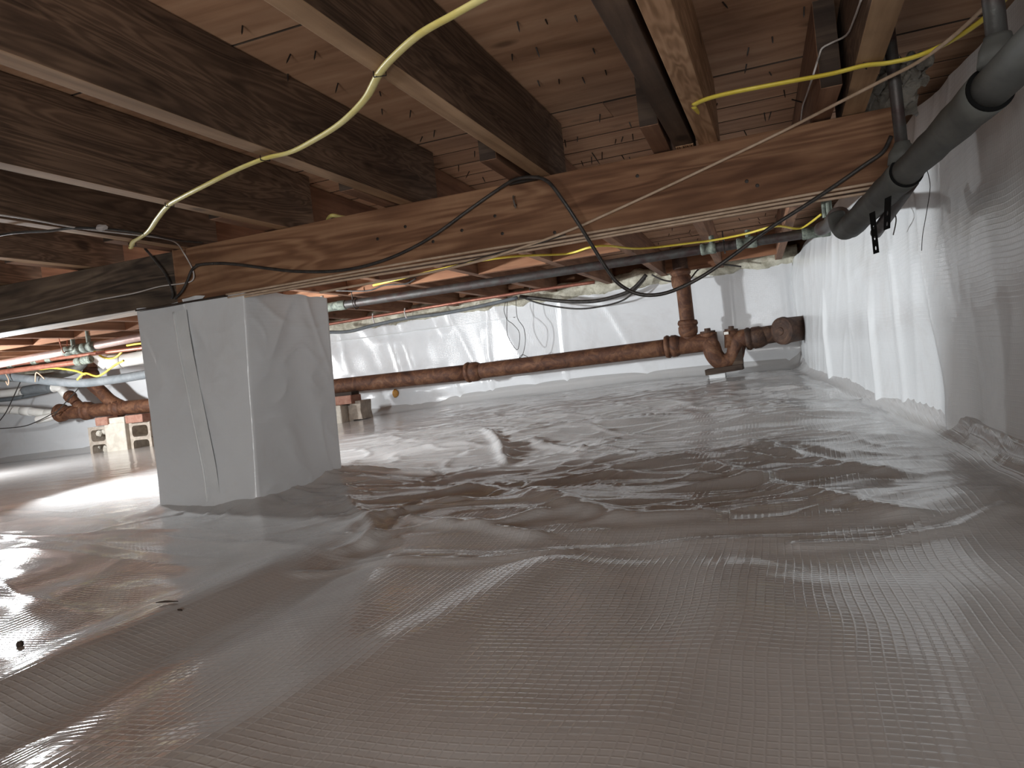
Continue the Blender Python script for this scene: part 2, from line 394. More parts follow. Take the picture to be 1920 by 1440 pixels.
# one tall drape where the sheet turns, bellying out towards the floor
yd = 2.60 - .12 * sst(.55, .1, ZW)
XW = XW - .022 * np.exp(-((YW - yd) / .05) ** 2) * (1 - .5 * sst(.6, .95, ZW)) + .012 * np.exp(-((YW - yd + .14) / .09) ** 2)
for y0, a, wd, z1 in ((3.35, .014, .03, .55), (4.35, .014, .03, .6), (3.02, .006, .03, .8)):
    XW = XW - a * np.exp(-((YW - y0 - .05 * (ZW - .4)) / wd) ** 2) * (1 - sst(z1 - .15, z1 + .1, ZW))
XW = XW + .02 * sst(.82, 1.0, VW) * (YW > 1)
sheet('wall_right', XW, YW, ZW, M_wallX, kind='structure')
# far wall liner
xx = np.arange(-8.4, .12, .02); XB, VB = np.meshgrid(xx, np.linspace(0, 1, 48))
topb = np.interp(xx, [-8, -3.6, -3.1, -1.5, .1], [.80, .826, .839, .85, .873]) + .003 * vn(xx * 7, xx * 0, 3)
ZB = -.06 + VB * (topb[None, :] + .06)
YB = 5.45 + .010 * vn(XB * 1.6, ZB * 2.5, 31) - .008 * (1 - np.abs(vn(XB * 2.4 + ZB, ZB * 1.2, 32))) ** 4 - .014 * np.exp(-((ZB - base_z(XB, 5.4) - .14) / .05) ** 2)
crk = sst(-3.9, -3.3, XB) * (1 - sst(-2.4, -2.0, XB)); YB = YB - crk * .010 * (1 - np.abs(vn(XB * 9 + ZB * 2, ZB * 3.5, 33))) ** 2
for x0 in (-.34, -1.55, -2.15, .02): YB = YB - .008 * np.exp(-((XB - x0 - .03 * ZB) / .012) ** 2)
sheet('wall_back', XB, YB, ZB, M_wallY, flip=True, kind='structure')
mk('trim_1', box(-3.9, -1.9, 5.425, 5.432, .735, .742), M_tape, kind='structure')
# rear and left liners close the crawl space out of view
mk('wall_front', box(-8.5, .6, -3.06, -3.0, -.05, .86), M_wallY, kind='structure')
mk('wall_left', box(-8.5, -8.44, -3, 5.5, -.05, .86), M_wallX, kind='structure')
# foundation tops and rim boards above the liners
mk('trim_2', box(-8.5, .35, 5.48, 5.72, .5, .93), M_sill, kind='structure', label='rough top of the foundation behind the far liner')
mk('trim_3', box(-8.5, .9, 5.66, 5.70, .93, 1.04), W_block, kind='structure')
mk('trim_4', box(.60, .82, -3, 5.5, .0, .99), M_sill, kind='structure')
mk('trim_5', box(.66, .70, -3, 5.5, .99, 1.04), W_joist, kind='structure')

# lumpy spray foam bead along the top of the far wall
u = np.arange(-8.0, .16, .022); a = np.linspace(-2.1, 2.2, 12); U, Aa = np.meshgrid(u, a)
R = .043 * (1 + .30 * vn(U * 11, Aa * 1.2, 41) + .28 * (1 - np.abs(vn(U * 23, Aa * 2.2, 42))))
zc = np.interp(U, [-8, -3.6, -3.1, -1.5, .1], [.80, .826, .839, .85, .873]) + .028 + .010 * vn(U * 1.5, 0 * U, 43)
sheet('spray_foam_bead', U, 5.475 - R * np.cos(Aa) * 1.4, zc + R * np.sin(Aa) * 1.3 + .006, M_foam,
      label='lumpy cream spray foam bead along the top of the far white liner', cat='insulation')
# faced insulation stuffed above the right end of the girder
def quad_sheet(c, n=44, amp=.03, sd=51):
    u = np.linspace(0, 1, n); U, V_ = np.meshgrid(u, u); c = [np.array(q) for q in c]; out = []
    for k in range(3): out.append(c[0][k] * (1 - U) * (1 - V_) + c[1][k] * U * (1 - V_) + c[2][k] * U * V_ + c[3][k] * (1 - U) * V_ + amp * vn(U * 7 + k * 3, V_ * 7, sd + k) * (1 if k == 1 else .35) + amp * .2 * vn(U * 13, V_ * 17, sd + k + 4))
    return out
sheet('insulation_batt', *quad_sheet([at(1590, 240, 'y', 2.12), at(1712, 214, 'y', 2.25), at(1752, 95, 'y', 1.95), at(1655, 108, 'y', 2.05)]), M_batt,
      label='crumpled brown faced insulation above the right end of the girder', cat='insulation')

# ------------------------------------------------------------------ ceiling: plywood sheets near, narrow boards beyond the girder
ceil = empty('ceiling', (0, 0, 1.03), kind='structure')
mk('backing', box(-8.5, .9, -3.05, 5.7, 1.062, 1.08), M_black, ceil)  # black so the gaps between boards show painted shade
py = [-3.0, -1.2, .02, 1.239, 2.03]
for j in range(len(py) - 1):
    xcur = -8.4 + (j % 2) * .7
    xe = [-8.4] + [x for x in (-7.2 + .9 * (j % 2), -4.8 + .9 * (j % 2), -2.4 + .6 * (j % 2), .012 - .14 * (j % 2))] + [.66]
    for a_, b_ in zip(xe[:-1], xe[1:]):
        dz = random.uniform(-.0015, .0015)
        bo = mk('plywood_sheet', box(a_ + .002, b_ - .002, py[j] + .003, py[j + 1] - .003, 1.032 + dz, 1.05 + dz), W_ply, ceil)
        bo.data.materials.append(W_plank_shade)  # dark side faces paint the shade in the sheet seams
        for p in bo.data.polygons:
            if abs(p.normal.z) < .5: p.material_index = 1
y = 2.034; k = 0
while y < 5.62:
    wdt = .142; off = random.uniform(0, 1.2); xe = [-8.4]
    while xe[-1] < .66: xe.append(min(.66, xe[-1] + (2.4 if k else 2.2) + random.uniform(-.6, .6)))
    for a_, b_ in zip(xe[:-1], xe[1:]):
        dz = random.uniform(-.002, .001)
        bo = mk('board', box(a_ + .001, b_ - .001, y, y + wdt - .008 + random.uniform(-.001, .001), 1.032 + dz, 1.05 + dz), W_board, ceil)
        bo.data.materials.append(W_plank_shade)  # side faces darkened to stand in for shadow between boards
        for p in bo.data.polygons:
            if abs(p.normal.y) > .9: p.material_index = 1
    y += wdt; k += 1
# nails coming through
nme = None
def nail(x, y, L=.016, tilt=.0, name='nail'):
    global nme
    if nme is None:
        nme = bpy.data.meshes.new('nail'); v, f = lathe((0, 0, 0), (0, 0, -1), [(0, .0016), (.012, .0015), (.0165, .0003)], 6)
        nme.from_pydata([tuple(q) for q in v], [], f); nme.materials.append(M_steel)
    o = bpy.data.objects.new(name, nme); COL.objects.link(o); o.parent = ceil; o.location = (x, y, .0015)
    o.rotation_euler = (random.uniform(-.5, .5) + tilt, random.uniform(-.5, .5), 0); o.scale = (1.1, 1.1, L / .0165)
for p in [(455, 50), (545, 103), (592, 97), (540, 140), (634, 157), (970, 42), (1023, 38), (1078, 30), (882, 78), (1005, 90), (960, 103), (1112, 92), (943, 145), (1008, 152), (1048, 150), (1092, 146), (1135, 133), (1170, 95),
          (712, 173), (770, 208), (815, 245), (792, 257), (716, 205), (1310, 90), (1404, 90), (1448, 70), (1400, 121), (1320, 163), (1355, 5), (1442, 135), (1508, 14)]:
    q = at(*p, 'z', 1.03); nail(q.x, q.y, random.uniform(.014, .024))
for p in [(1059, 263), (1083, 257), (1125, 215), (1180, 230), (1155, 262), (1168, 257), (1186, 252), (1109, 295), (1090, 303), (1180, 295), (1166, 292), (890, 284), (860, 310), (905, 333), (880, 322), (1470, 170), (1433, 212), (1345, 195),
          (1320, 235), (1395, 245), (1446, 210), (1390, 260)]:
    q = at(*p, 'z', 1.03); nail(q.x, q.y, random.uniform(.016, .03))
for p in [(1110, 287)]:
    q = at(*p, 'z', 1.03); nail(q.x, q.y, .05); nail(q.x + .03, q.y + .02, .035)
for yb in np.arange(2.9, 5.4, .142):
    for xb in np.arange(-.66, .14, .16 if yb < 4.4 else .12):
        if random.random() < .62: nail(xb + random.uniform(-.04, .04), yb + random.uniform(-.03, .03), .018)

# ------------------------------------------------------------------ joists
TOPZ = 1.0295
def joist(name, x0, x1, y0, y1, m, label, zb=.848, zb2=None, dx=0, cat='joist', top=TOPZ):
    v, f = box(x0, x1, y0, y1, zb, top); zb2 = zb if zb2 is None else zb2
    v = [(x + (dx if yv == y1 else 0), yv, (z if z == top else (zb2 if yv == y1 else zb))) for x, yv, z in v]
    o = mk(name, (v, f), m, label=label, cat=cat, bevel=.0018)
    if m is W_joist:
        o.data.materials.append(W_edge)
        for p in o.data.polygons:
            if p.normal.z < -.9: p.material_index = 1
    return o
near = [(-.986, -.945, 'dark floor joist over the yellow cable, third from the left edge of the photo top'),
        (-.578, -.536, 'brown floor joist at top centre carrying the first yellow cable staple'),
        (-1.408, -1.368, 'dark floor joist left of the big corner joist, crossed by the yellow cable'),
        (-1.790, -1.752, 'dark floor joist where the yellow cable ends'),
        (-2.205, -2.165, 'brown joist resting on the dark girder left of the yellow cable end'),
        (-2.61, -2.57, 'shadowed joist reaching the dark girder at the left edge')]
for x0, x1, lab in near: joist('floor_joist', x0, x1, -3, 2.125 if x0 > -1.2 else 2.09, W_joist, lab)
for i, x in enumerate((-3.02, -3.43, -3.84, -4.25, -4.66, -5.07)):
    joist('floor_joist', x, x + .04, -3, 2.12, W_joist, 'dark joist near the girder beyond the left edge of the photo')['group'] = 'joists beyond the left edge'
rotten = joist('floor_joist', -.208, -.162, -3, 2.02, W_old, 'dark weathered joist with a splintered end beside a pale board', zb=.850)
joist('sister_board', -.150, -.104, -3, 2.05, W_new, 'pale newer board beside the dark splintered joist', zb=.846)
joist('floor_joist', .176, .226, -3, 2.10, W_joist, 'brown joist at top right crossed by the yellow and white cables')
# splinters at the rotten end
sp = []
for i in range(9):
    x = -.203 + i * .0048; sp.append(sweep([(x, 1.93, .8505), (x + random.uniform(-.004, .004), 1.98, .8485), (x + random.uniform(-.003, .003), 2.012, .842)], [.003, .002, .0006], 5))
mk('splinters', join(*sp), W_new, rotten, label='torn splinters at the joist end')
# far joists (lapped past the near ones, drifting left)
far = [(.120, 'E'), (-.255, 'D'), (-.640, 'C'), (-1.032, 'A'), (-1.452, 'B'), (-1.84, 'F'), (-2.25, 'G'), (-2.66, 'H'), (-3.07, 'I'), (-3.48, 'J'), (-3.9, 'K'), (-4.31, 'L'), (-4.72, 'M'), (-5.13, 'N'), (-5.54, 'O'), (-5.95, 'P'), (-6.4, 'Q'), (-6.8, 'R')]
flab = ['far joist nearest the right wall with a dark square end above the girder', 'far joist lapping the dark splintered joist, dark end showing', 'far joist whose dark cut end shows beside the central joist',
        'far joist lapping the large joist at the end of the upper left bay', 'far joist crossing the green pipe left of the hanging black cable', 'sixth far joist from the right, above the small copper pipe', 'seventh far joist from the right wall, just right of the white pier']
for i, (x, k) in enumerate(far):
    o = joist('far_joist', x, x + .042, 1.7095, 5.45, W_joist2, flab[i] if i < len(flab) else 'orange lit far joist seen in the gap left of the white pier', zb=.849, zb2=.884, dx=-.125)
    mk('cut_end', box(x + .001, x + .041, 1.7065, 1.7095, .8505, 1.027), W_plank_shade, o, label='dark end grain')
    if i >= len(flab): o['group'] = 'far joists lit beyond the pier'
# solid blocking between the far joists
def fx(x, y): return x - .125 * (y - 1.71) / 3.74
for i in range(2, len(far) - 1):
    yb = 3.70 + (.03 if i % 2 else 0)
    xr = fx(far[i][0], yb); xl = fx(far[i + 1][0], yb) + .042
    labs = {2: 'wood blocking piece between far joists just left of the looping black cable', 3: 'second blocking piece left of the looping black cable', 4: 'third blocking piece left of the looping black cable, above the black-green pipe'}
    lab = labs.get(i, 'lit wood blocking piece between far joists by the pier')
    o = mk('blocking', box(xl + .001, xr - .001, yb, yb + .038, .8665, 1.0295), W_block, label=lab, cat='blocking', bevel=.0015)
    if i not in labs: o['group'] = 'blocking between the far joists by the pier'
for (xl, xr, yb, lab) in ((fx(-.255, 5.0) + .042, fx(.12, 5.0), 5.05, 'end blocking over the trap at the far right'), (fx(-.64, 5.0) + .042, fx(-.255, 5.0), 5.25, 'end blocking above the rusty vertical pipe')):
    mk('blocking', box(xl + .001, xr - .001, yb, yb + .038, .884, 1.0295), W_block, label=lab, cat='blocking')

# ------------------------------------------------------------------ girders
G0, G1 = 1.949, 2.055
def girder(x0, x1, y0, y1, z0, z1, m, label, n=60):
    us = np.linspace(0, 1, n); prof = [(y0, z0), (y0, z1), (y1, z1), (y1, z0)]
    V, Fs = [], []
    for i, t in enumerate(us):
        x = x0 + (x1 - x0) * t
        for k, (yv, zv) in enumerate(prof): V.append((x, yv + .0012 * float(vn(x * 3, k * 3.0, 61)), zv + .0015 * float(vn(x * 2.5, k * 2.0, 62))))
    for i in range(n - 1):
        for k in range(4): a_, b_ = i * 4 + k, i * 4 + (k + 1) % 4; Fs.append((a_, a_ + 4, b_ + 4, b_))
    Fs += [(3, 2, 1, 0), tuple((n - 1) * 4 + k for k in range(4))]
    return mk('girder', (V, Fs), m, label=label, cat='beam', bevel=.003)
gr = girder(-1.812, .302, G0 - .004, G1, .676, .8475, W_beamR, 'long red-brown wooden girder crossing the photo to the right wall')
gl = girder(-6.6, -1.818, G0 + .002, G1, .679, .8465, W_beamL, 'dark water-stained girder on the left, ending over the white pier')
# nail heads and a bent nail on the right girder face
for (a_, b_) in [(966, 385), (708, 448), (866, 432), (812, 453), (928, 405), (942, 438), (1040, 436), (1195, 330), (1400, 340), (1690, 210), (760, 425), (1420, 348)]:
    q = at(a_, b_, 'y', G0 - .005); mk('nail_head', lathe(q, q + Vector((0, -1, 0)), [(0, .0045), (.0012, .0045), (.0016, .003)], 10), M_steel, gr)
q = at(965, 368, 'y', G0 - .004); mk('bent_nail', sweep([q, q + Vector((0, -.012, -.002)), q + Vector((.002, -.02, -.015)), q + Vector((.006, -.020, -.036))], .0022, 8), M_bright, gr, label='bent steel nail')
# ------------------------------------------------------------------ pier wrapped in liner
pier = empty('wrapped_pier', ((PX0 + PX1) / 2, (PY0 + PY1) / 2, .0), 'square block pier wrapped in white vinyl liner under the girders', 'pier')
nz_ = 90; nper = 60
def pier_pt(s, v):      # s: 0..4 round the pier, v: 0..1 up
    x0, x1, y0, y1 = PX0, PX1, PY0, PY1
    tp = v
    x0 = x0 - .010 * tp + .0 ; x1 = x1 + .040 * tp; y1 = y1 - .02 * tp
    y0b = y0 - .004
    k = int(s) % 4; t = s - int(s)
    c = [(x0, y0b), (x1, y0b + .05 * (1 - tp) ** 2 * 0), (x1, y1), (x0, y1)]
    a_, b_ = c[k], c[(k + 1) % 4]
    return a_[0] + (b_[0] - a_[0]) * t, a_[1] + (b_[1] - a_[1]) * t, k, t
ss = np.linspace(0, 4, nper * 4 + 1); vs_ = np.linspace(0, 1, nz_)
PXg = np.zeros((nz_, len(ss))); PYg = PXg.copy(); PZg = PXg.copy()
for j, s in enumerate(ss):
    s_ = min(s, 3.99999)
    for i, v in enumerate(vs_):
        x, y, k, t = pier_pt(s_, v)
        n_ = [(0, -1), (1, 0), (0, 1), (-1, 0)][k]
        edge = math.sin(math.pi * t) ** .5
        d = .006 * float(vn(t * 3 + k * 7, v * 4, 71)) + .007 * (1 - abs(float(vn(t * 4 + v * 3 + k * 5, v * 2.2 - t * 2, 72)))) ** 3 + .003 * (1 - abs(float(vn(t * 2 - v * 6, v * 6 + t * 3, 73)))) ** 5
        d = d * edge + .012 * (1 - v) ** 6
        PXg[i, j] = x + n_[0] * d; PYg[i, j] = y + n_[1] * d
        ztop = .684 - (.006 if k == 0 else 0) * math.sin(t * 9) + .002 * math.sin(t * 23)
        zb_ = -.02
        PZg[i, j] = zb_ + (ztop - zb_) * v
sheet('wrap', PXg, PYg, PZg, M_pier, pier)
mk('block_core', box(PX0 + .01, PX1 - .005, PY0 + .012, PY1 - .03, -.02, .672), M_conc, pier)
op = sheet('wrapped_pier', PXg - 1.83, PYg, PZg, M_pier, label='second wrapped pier added out of view at left to shade the foreground', cat='pier')  # unseen pier added to block lamp light from the foreground
# taped seam down the front
def strip(pts, wd, th, nrm_, m, name, parent, **kw):
    P = spline(pts, 8); V, Fs = [], []; n3 = Vector(nrm_)
    for i, p in enumerate(P):
        d = (P[min(i + 1, len(P) - 1)] - P[max(i - 1, 0)]).normalized(); sd = d.cross(n3).normalized() * wd / 2
        for q in (p - sd, p + sd, p + sd + n3 * th, p - sd + n3 * th): V.append(q)
    n = len(P)
    for i in range(n - 1):
        for k in range(4): a_, b_ = i * 4 + k, i * 4 + (k + 1) % 4; Fs.append((a_, b_, b_ + 4, a_ + 4))
    Fs += [(3, 2, 1, 0), tuple((n - 1) * 4 + k for k in range(4))]
    return mk(name, (V, Fs), m, parent, **kw)
tp = []
for a_, b_ in [(338, 583), (348, 650), (362, 720), (378, 800), (394, 880), (402, 940)]:
    q = at(a_, b_, 'y', PY0 - .0155); q.z = max(q.z, .03); tp.append(q)
strip(tp, .05, .0012, (0, -1, 0), M_tape, 'seam_tape', pier, label='vertical strip of white seam tape')
ed = [q + Vector((-.026, -.002, 0)) for q in tp]; mk('tape_edge_fold', sweep(spline(ed, 6), [.0028 + .0018 * abs(math.sin(i * 1.3)) for i in range(len(spline(ed, 6)))], 8), M_tape, pier, smooth=True)
mk('shim', box(-1.98, -1.62, 1.93, 2.3, .672, .6765), W_plank_shade, pier)


# ------------------------------------------------------------------ cast iron drain
YD = 5.15
def D(px, py, y=YD): return at(px, py, 'y', y)
drain = empty('cast_iron_drain', (D(1285, 655).x, YD, .38), 'rusty cast iron drain line with vertical stack, trap and cleanout', 'drain pipe')
def run(a_, b_, r, name='pipe', m=None):
    a_, b_ = Vector(a_), Vector(b_); L = (b_ - a_).length; n = 14
    return mk(name, sweep([a_.lerp(b_, i / n) for i in range(n + 1)], r, 24), m or M_rust, drain, smooth=True)
def hub(c, d, r, L=.12, m=None, par=None, name='hub'):
    c = Vector(c); d = Vector(d).normalized(); a_ = c - d * L / 2
    return mk(name, lathe(a_, a_ + d, [(0, r * .98), (.003, r * 1.18), (.02, r * 1.30), (.032, r * 1.26), (.036, r * 1.15), (.045, r * 1.15), (.05, r * 1.24), (L * .72, r * 1.22), (L * .9, r * 1.05), (L, r * .96)], 28), m or M_rust, par or drain, smooth=True)
RP = .0585
pA = D(300, 759); pB = D(888, 697); pC = D(1262, 650)
run(pA, pB, RP); run(pB, pC, RP * .97); hub(pB, pC - pB, RP); hub(D(1262, 649), pC - pB, RP * 1.02, .11)
# tee body, stack
tee = D(1300, 645); run(D(1268, 649), D(1345, 639), RP * 1.03, 'tee_body')
st = [D(1291, 640), D(1287, 590), D(1280, 545), D(1277, 515)]
run(D(1293, 640), D(1278, 510), RP * .83, 'stack')
hub(D(1290, 616), D(1290, 640) - D(1288, 600), RP * .88, .115)
hub(D(1277, 525), D(1290, 640) - D(1278, 520), RP * .90, .14)
run(D(1277, 515), D(1272, 470), RP * .85, 'stack', M_rust2)
# trap
tr = [(1322, 640), (1333, 650), (1339, 665), (1350, 677), (1364, 678), (1377, 668), (1381, 650), (1386, 637), (1400, 634), (1424, 632)]
mk('trap', sweep(spline([D(*p) for p in tr], 6), [RP * (1.08 - .12 * math.sin(i / 54 * math.pi)) for i in range(55)], 22), M_rust, drain, smooth=True)
for (c0, c1, rr) in (((1330, 652), (1327, 624), .052), ((1372, 652), (1371, 620), .045)):
    a_, b_ = D(*c0), D(*c1); L = (b_ - a_).length
    mk('cleanout_neck', lathe(a_, b_, [(0, rr), (L * .75, rr), (L * .8, rr * 1.12), (L, rr * 1.12)], 24), M_rust, drain, smooth=True)
    d = (b_ - a_).normalized(); pg = mk('cleanout_plug', lathe(b_, b_ + d, [(0, rr * .95), (.012, rr * .95), (.013, rr * .4), (.03, rr * .38)], 24), M_rust2, drain)
q = D(1362, 625, YD - .04); mk('plug_glint', box(q.x - .014, q.x + .014, q.y - .02, q.y - .01, q.z - .008, q.z + .010), M_bright, drain, label='bright metal tab')
run(D(1388, 636), D(1500, 618), RP * .98, 'pipe', M_rust2); hub(D(1417, 633), D(1480, 620) - D(1400, 634), RP * .98, .13, M_rust2)
a_ = D(1464, 621, YD - .13); dv = Vector((.62, .70, .03)).normalized()
mk('end_hub', lathe(a_, a_ + dv, [(0, .03), (.0, .070), (.006, .085), (.028, .088), (.034, .078), (.06, .080), (.16, .078), (.30, .074)], 28), M_rust2, drain, smooth=False)
mk('end_plug', lathe(a_ - dv * .008, a_ + dv, [(0, .022), (.006, .026), (.007, .052), (.014, .056)], 20), M_rust2, drain)
# left hand wye fittings, beyond the pier
run(D(112, 775), D(300, 759), RP * 1.05, 'wye_body')
for p, L in (((116, 774), .09), ((166, 770), .11), ((222, 766), .11)): hub(D(*p), D(300, 759) - D(112, 775), RP * 1.12, L)
mk('wye_branch', sweep(spline([D(*p) for p in [(232, 764), (208, 752), (190, 735), (172, 718), (170, 700), (170, 688)]], 6), RP * .98, 22), M_rust, drain, smooth=True)
hub(D(170, 703), (0, 0, 1), RP * 1.0, .10)
mk('stack_elbow', sweep(spline([D(*p) for p in [(170, 705), (169, 688), (176, 672), (192, 666)]], 6), RP * .95, 22), M_rust, drain, smooth=True)
mk('wye_branch', sweep(spline([D(*p) for p in [(160, 770), (148, 760), (138, 750), (130, 742)]], 5), RP * .72, 20), M_rust, drain, smooth=True)
hub(D(131, 743), D(131, 743) - D(145, 757), RP * .75, .07)

# dark plank stand under the trap
pl = empty('trap_support', D(1355, 693, 5.15), 'dark tilted plank and wedge holding up the rusty trap', 'support')
a_, b_ = D(1322, 699, 5.0), D(1392, 688, 5.0)
v, f = box(0, (b_ - a_).length, 0, .2, -.018, .018); dxy = math.atan2(b_.z - a_.z, b_.x - a_.x)
mk('plank', ([(a_.x + x * math.cos(dxy) - z * math.sin(dxy), a_.y + y_, a_.z + x * math.sin(dxy) + z * math.cos(dxy)) for x, y_, z in v], f), W_plank_shade, pl, bevel=.003)
w0, w1, w2 = D(1370, 690, 5.08), D(1393, 688, 5.08), D(1391, 650, 5.08)
mk('wedge', ([w0, w1, w2, w0 + Vector((0, .12, 0)), w1 + Vector((0, .12, 0)), w2 + Vector((0, .12, 0))], [(0, 1, 2), (5, 4, 3), (0, 3, 4, 1), (1, 4, 5, 2), (2, 5, 3, 0)]), W_plank_shade, pl)
mk('foot', box(a_.x + .02, a_.x + .12, 5.03, 5.16, fz(a_.x + .1, 5.08) - .01, a_.z - .0), M_tape, pl)

# ------------------------------------------------------------------ concrete blocks and brick shims
def cmu(name, x0, x1, z0, z1, y0, dep, m, label, holes='z', wall=.028, par=None):
    """block on end with two cores that open towards the viewer"""
    T = empty(name, ((x0 + x1) / 2, y0 + dep / 2, z0), label, 'concrete block') if par is None else par
    w_, h_ = x1 - x0, z1 - z0; cores = [(x0 + wall, x1 - wall, z0 + wall, z0 + h_ / 2 - wall / 2), (x0 + wall, x1 - wall, z0 + h_ / 2 + wall / 2, z1 - wall)]
    bm = bmesh.new()
    def rr(x0, x1, z0, z1, r, n=4):
        pts = []
        for cx, cz, a0 in ((x1 - r, z1 - r, 0), (x0 + r, z1 - r, 90), (x0 + r, z0 + r, 180), (x1 - r, z0 + r, 270)):
            for i in range(n + 1):
                a = math.radians(a0 + 90 * i / n); pts.append((cx + r * math.cos(a), cz + r * math.sin(a)))
        return pts
    zm = (z0 + z1) / 2; V, Fs = [], []
    for (c, (za, zb_)) in zip(cores, ((z0, zm), (zm, z1))):
        inner = rr(*c, r=.03); n = len(inner); outer = []
        cx, cz = (c[0] + c[1]) / 2, (c[2] + c[3]) / 2
        for (px_, pz_) in inner:
            dx_, dz_ = px_ - cx, pz_ - cz; k = min(((x1 if dx_ > 0 else x0) - cx) / dx_ if abs(dx_) > 1e-6 else 1e9, ((zb_ if dz_ > 0 else za) - cz) / dz_ if abs(dz_) > 1e-6 else 1e9)
            outer.append((cx + dx_ * k, cz + dz_ * k))
        b0 = len(V)
        for yv, ring in ((y0, outer), (y0, inner), (y0 + dep * .9, inner), (y0 + dep, outer)):
            V += [(a_, yv, b_) for a_, b_ in ring]
        for i in range(n):
            j = (i + 1) % n
            Fs.append((b0 + i, b0 + j, b0 + n + j, b0 + n + i)); Fs.append((b0 + n + i, b0 + n + j, b0 + 2 * n + j, b0 + 2 * n + i))
            Fs.append((b0 + i, b0 + 3 * n + i, b0 + 3 * n + j, b0 + j))
        Fs.append(tuple(b0 + 2 * n + i for i in range(n))); Fs.append(tuple(b0 + 3 * n + i for i in reversed(range(n))))
        cn = [(x0, za), (x1, za), (x1, zb_), (x0, zb_)]; b1 = len(V); V += [(a_, y0, b_) for a_, b_ in cn]
        # corner fillers
        for ci, (cx_, cz_) in enumerate(cn):
            d_ = sorted(range(n), key=lambda i: (outer[i][0] - cx_) ** 2 + (outer[i][1] - cz_) ** 2)
            same_x = [i for i in d_ if abs(outer[i][0] - cx_) < 1e-6]; same_z = [i for i in d_ if abs(outer[i][1] - cz_) < 1e-6]
            if same_x and same_z: Fs.append((b1 + ci, b0 + same_x[0], b0 + same_z[0]))
    mk('shell', (V, Fs), m, T)
    return T
bz = fz(-5.9, 5.0)
q0, q1 = D(176, 853, 5.05), D(212, 797, 5.05)
cmu('concrete_block', q0.x, q0.x + .225, q0.z - .04, q1.z, 5.02, .19, M_conc, 'leftmost of the three blocks under the rusty pipe, mortar clogging its holes')
c0 = D(214, 852, 5.02); c1 = D(249, 790, 5.02)
mid = empty('concrete_block', (c0.x + .11, 5.1, c0.z), 'solid-faced middle block of the three under the rusty pipe', 'concrete block')
mk('shell', box(q0.x + .228, q0.x + .462, 4.99, 5.2, c0.z - .03, c1.z), M_concw, mid, bevel=.008)
cmu('concrete_block', q0.x + .466, q0.x + .70, c0.z - .02, D(270, 790, 5.05).z, 5.03, .19, M_conc, 'rightmost of the three blocks under the rusty pipe, two clear black holes')
# mortar lumps in the left block
for (a_, b_, rr) in ((190, 812, .04), (199, 808, .035), (184, 838, .03), (200, 842, .035)):
    q = D(a_, b_, 5.10); n = 7; uu, vv_ = np.meshgrid(np.linspace(0, 2 * math.pi, 11), np.linspace(.05, math.pi - .05, n)); r_ = rr * (1 + .3 * vn(uu * 1.5, vv_ * 2, a_))
def lump(name, c, r, m, parent=None, sq=(1, 1, 1), seed=0, **kw):
    bm = bmesh.new(); bmesh.ops.create_icosphere(bm, subdivisions=2, radius=1)
    V = []
    for v in bm.verts:
        n = 1 + .28 * float(vn(v.co.x * 1.8 + seed, v.co.y * 1.8 + v.co.z * 1.3, 81)); V.append(Vector((v.co.x * sq[0], v.co.y * sq[1], v.co.z * sq[2])) * r * n + Vector(c))
    Fs = [tuple(x.index for x in f_.verts) for f_ in bm.faces]; bm.free()
    return mk(name, (V, Fs), m, parent, **kw)
blockL = [o for o in COL.objects if o.name == 'concrete_block'][0]
for i, (a_, b_, rr) in enumerate(((188, 812, .032), (198, 808, .036), (184, 838, .024), (200, 841, .034))):
    lump('mortar_lump', D(a_, b_, 5.09), rr, M_concw, blockL, seed=i * 3)
# brick shims
bricks = [((178, 792), (200, 781), 4.98, 'chipped brick wedge on the left block under the rusty pipe'), ((200, 789), (232, 781), 5.0, 'pale mortar chunk on the middle block under the rusty pipe'), ((234, 787), (266, 776), 4.97, 'pink brick piece on the right block under the rusty pipe')]
for (a_, b_, yv, lab) in bricks:
    p, q = D(*a_, yv), D(*b_, yv); mk('brick_shim', box(p.x, q.x, yv, yv + .12, p.z - .035, q.z), M_brick if 'pale' not in lab else M_concw, label=lab, cat='brick', bevel=.01)
# block by the pier
p, q = D(622, 800, 5.0), D(655, 762, 5.0)
b3 = empty('concrete_block', (q.x, 5.1, p.z), 'broken concrete block on the floor just right of the white pier', 'concrete block')
xL, xM, xR = D(600, 790, 5.0).x, D(652, 780, 5.0).x, D(690, 780, 5.12).x; zt = D(655, 753, 5.0).z; zb = fz(xM, 5.0) - .02
mk('front_half', box(xL - .05, xM - .03, 4.96, 5.12, zb, zt - .02), M_concw, b3, bevel=.012)
V = [(xM, 5.03), (xR - .01, 5.05), (xR - .03, 5.09), (xR, 5.2), (xM + .0, 5.2), (xM - .02, 5.1)]
prof = [(0, 0), (1, 0), (.90, .45), (.96, .9), (.97, 1), (0, 1), (.04, .7), (-.12, .55), (-.05, .2)]
Vp = []; n = len(prof)
for yv in (5.04, 5.20):
    for a_, b_ in prof: Vp.append((xM + (xR - xM) * a_, yv, zb + .03 + (zt - zb - .03) * b_))
Fp = [tuple(range(n)), tuple(n + i for i in reversed(range(n)))] + [(i, n + i, n + (i + 1) % n, (i + 1) % n) for i in range(n)]
mk('back_half', (Vp, Fp), M_conc, b3, bevel=.004)
mk('web', box(xM - .035, xM + .01, 5.06, 5.16, zb, zt - .03), M_conc, b3)
p, q = D(618, 752, 4.98), D(656, 742, 4.98); mk('brick_shim', box(p.x - .04, q.x, 4.99, 5.14, zt - .018, q.z + .004), M_brick, label='red brick shim between broken block and rusty pipe', cat='brick', bevel=.006)
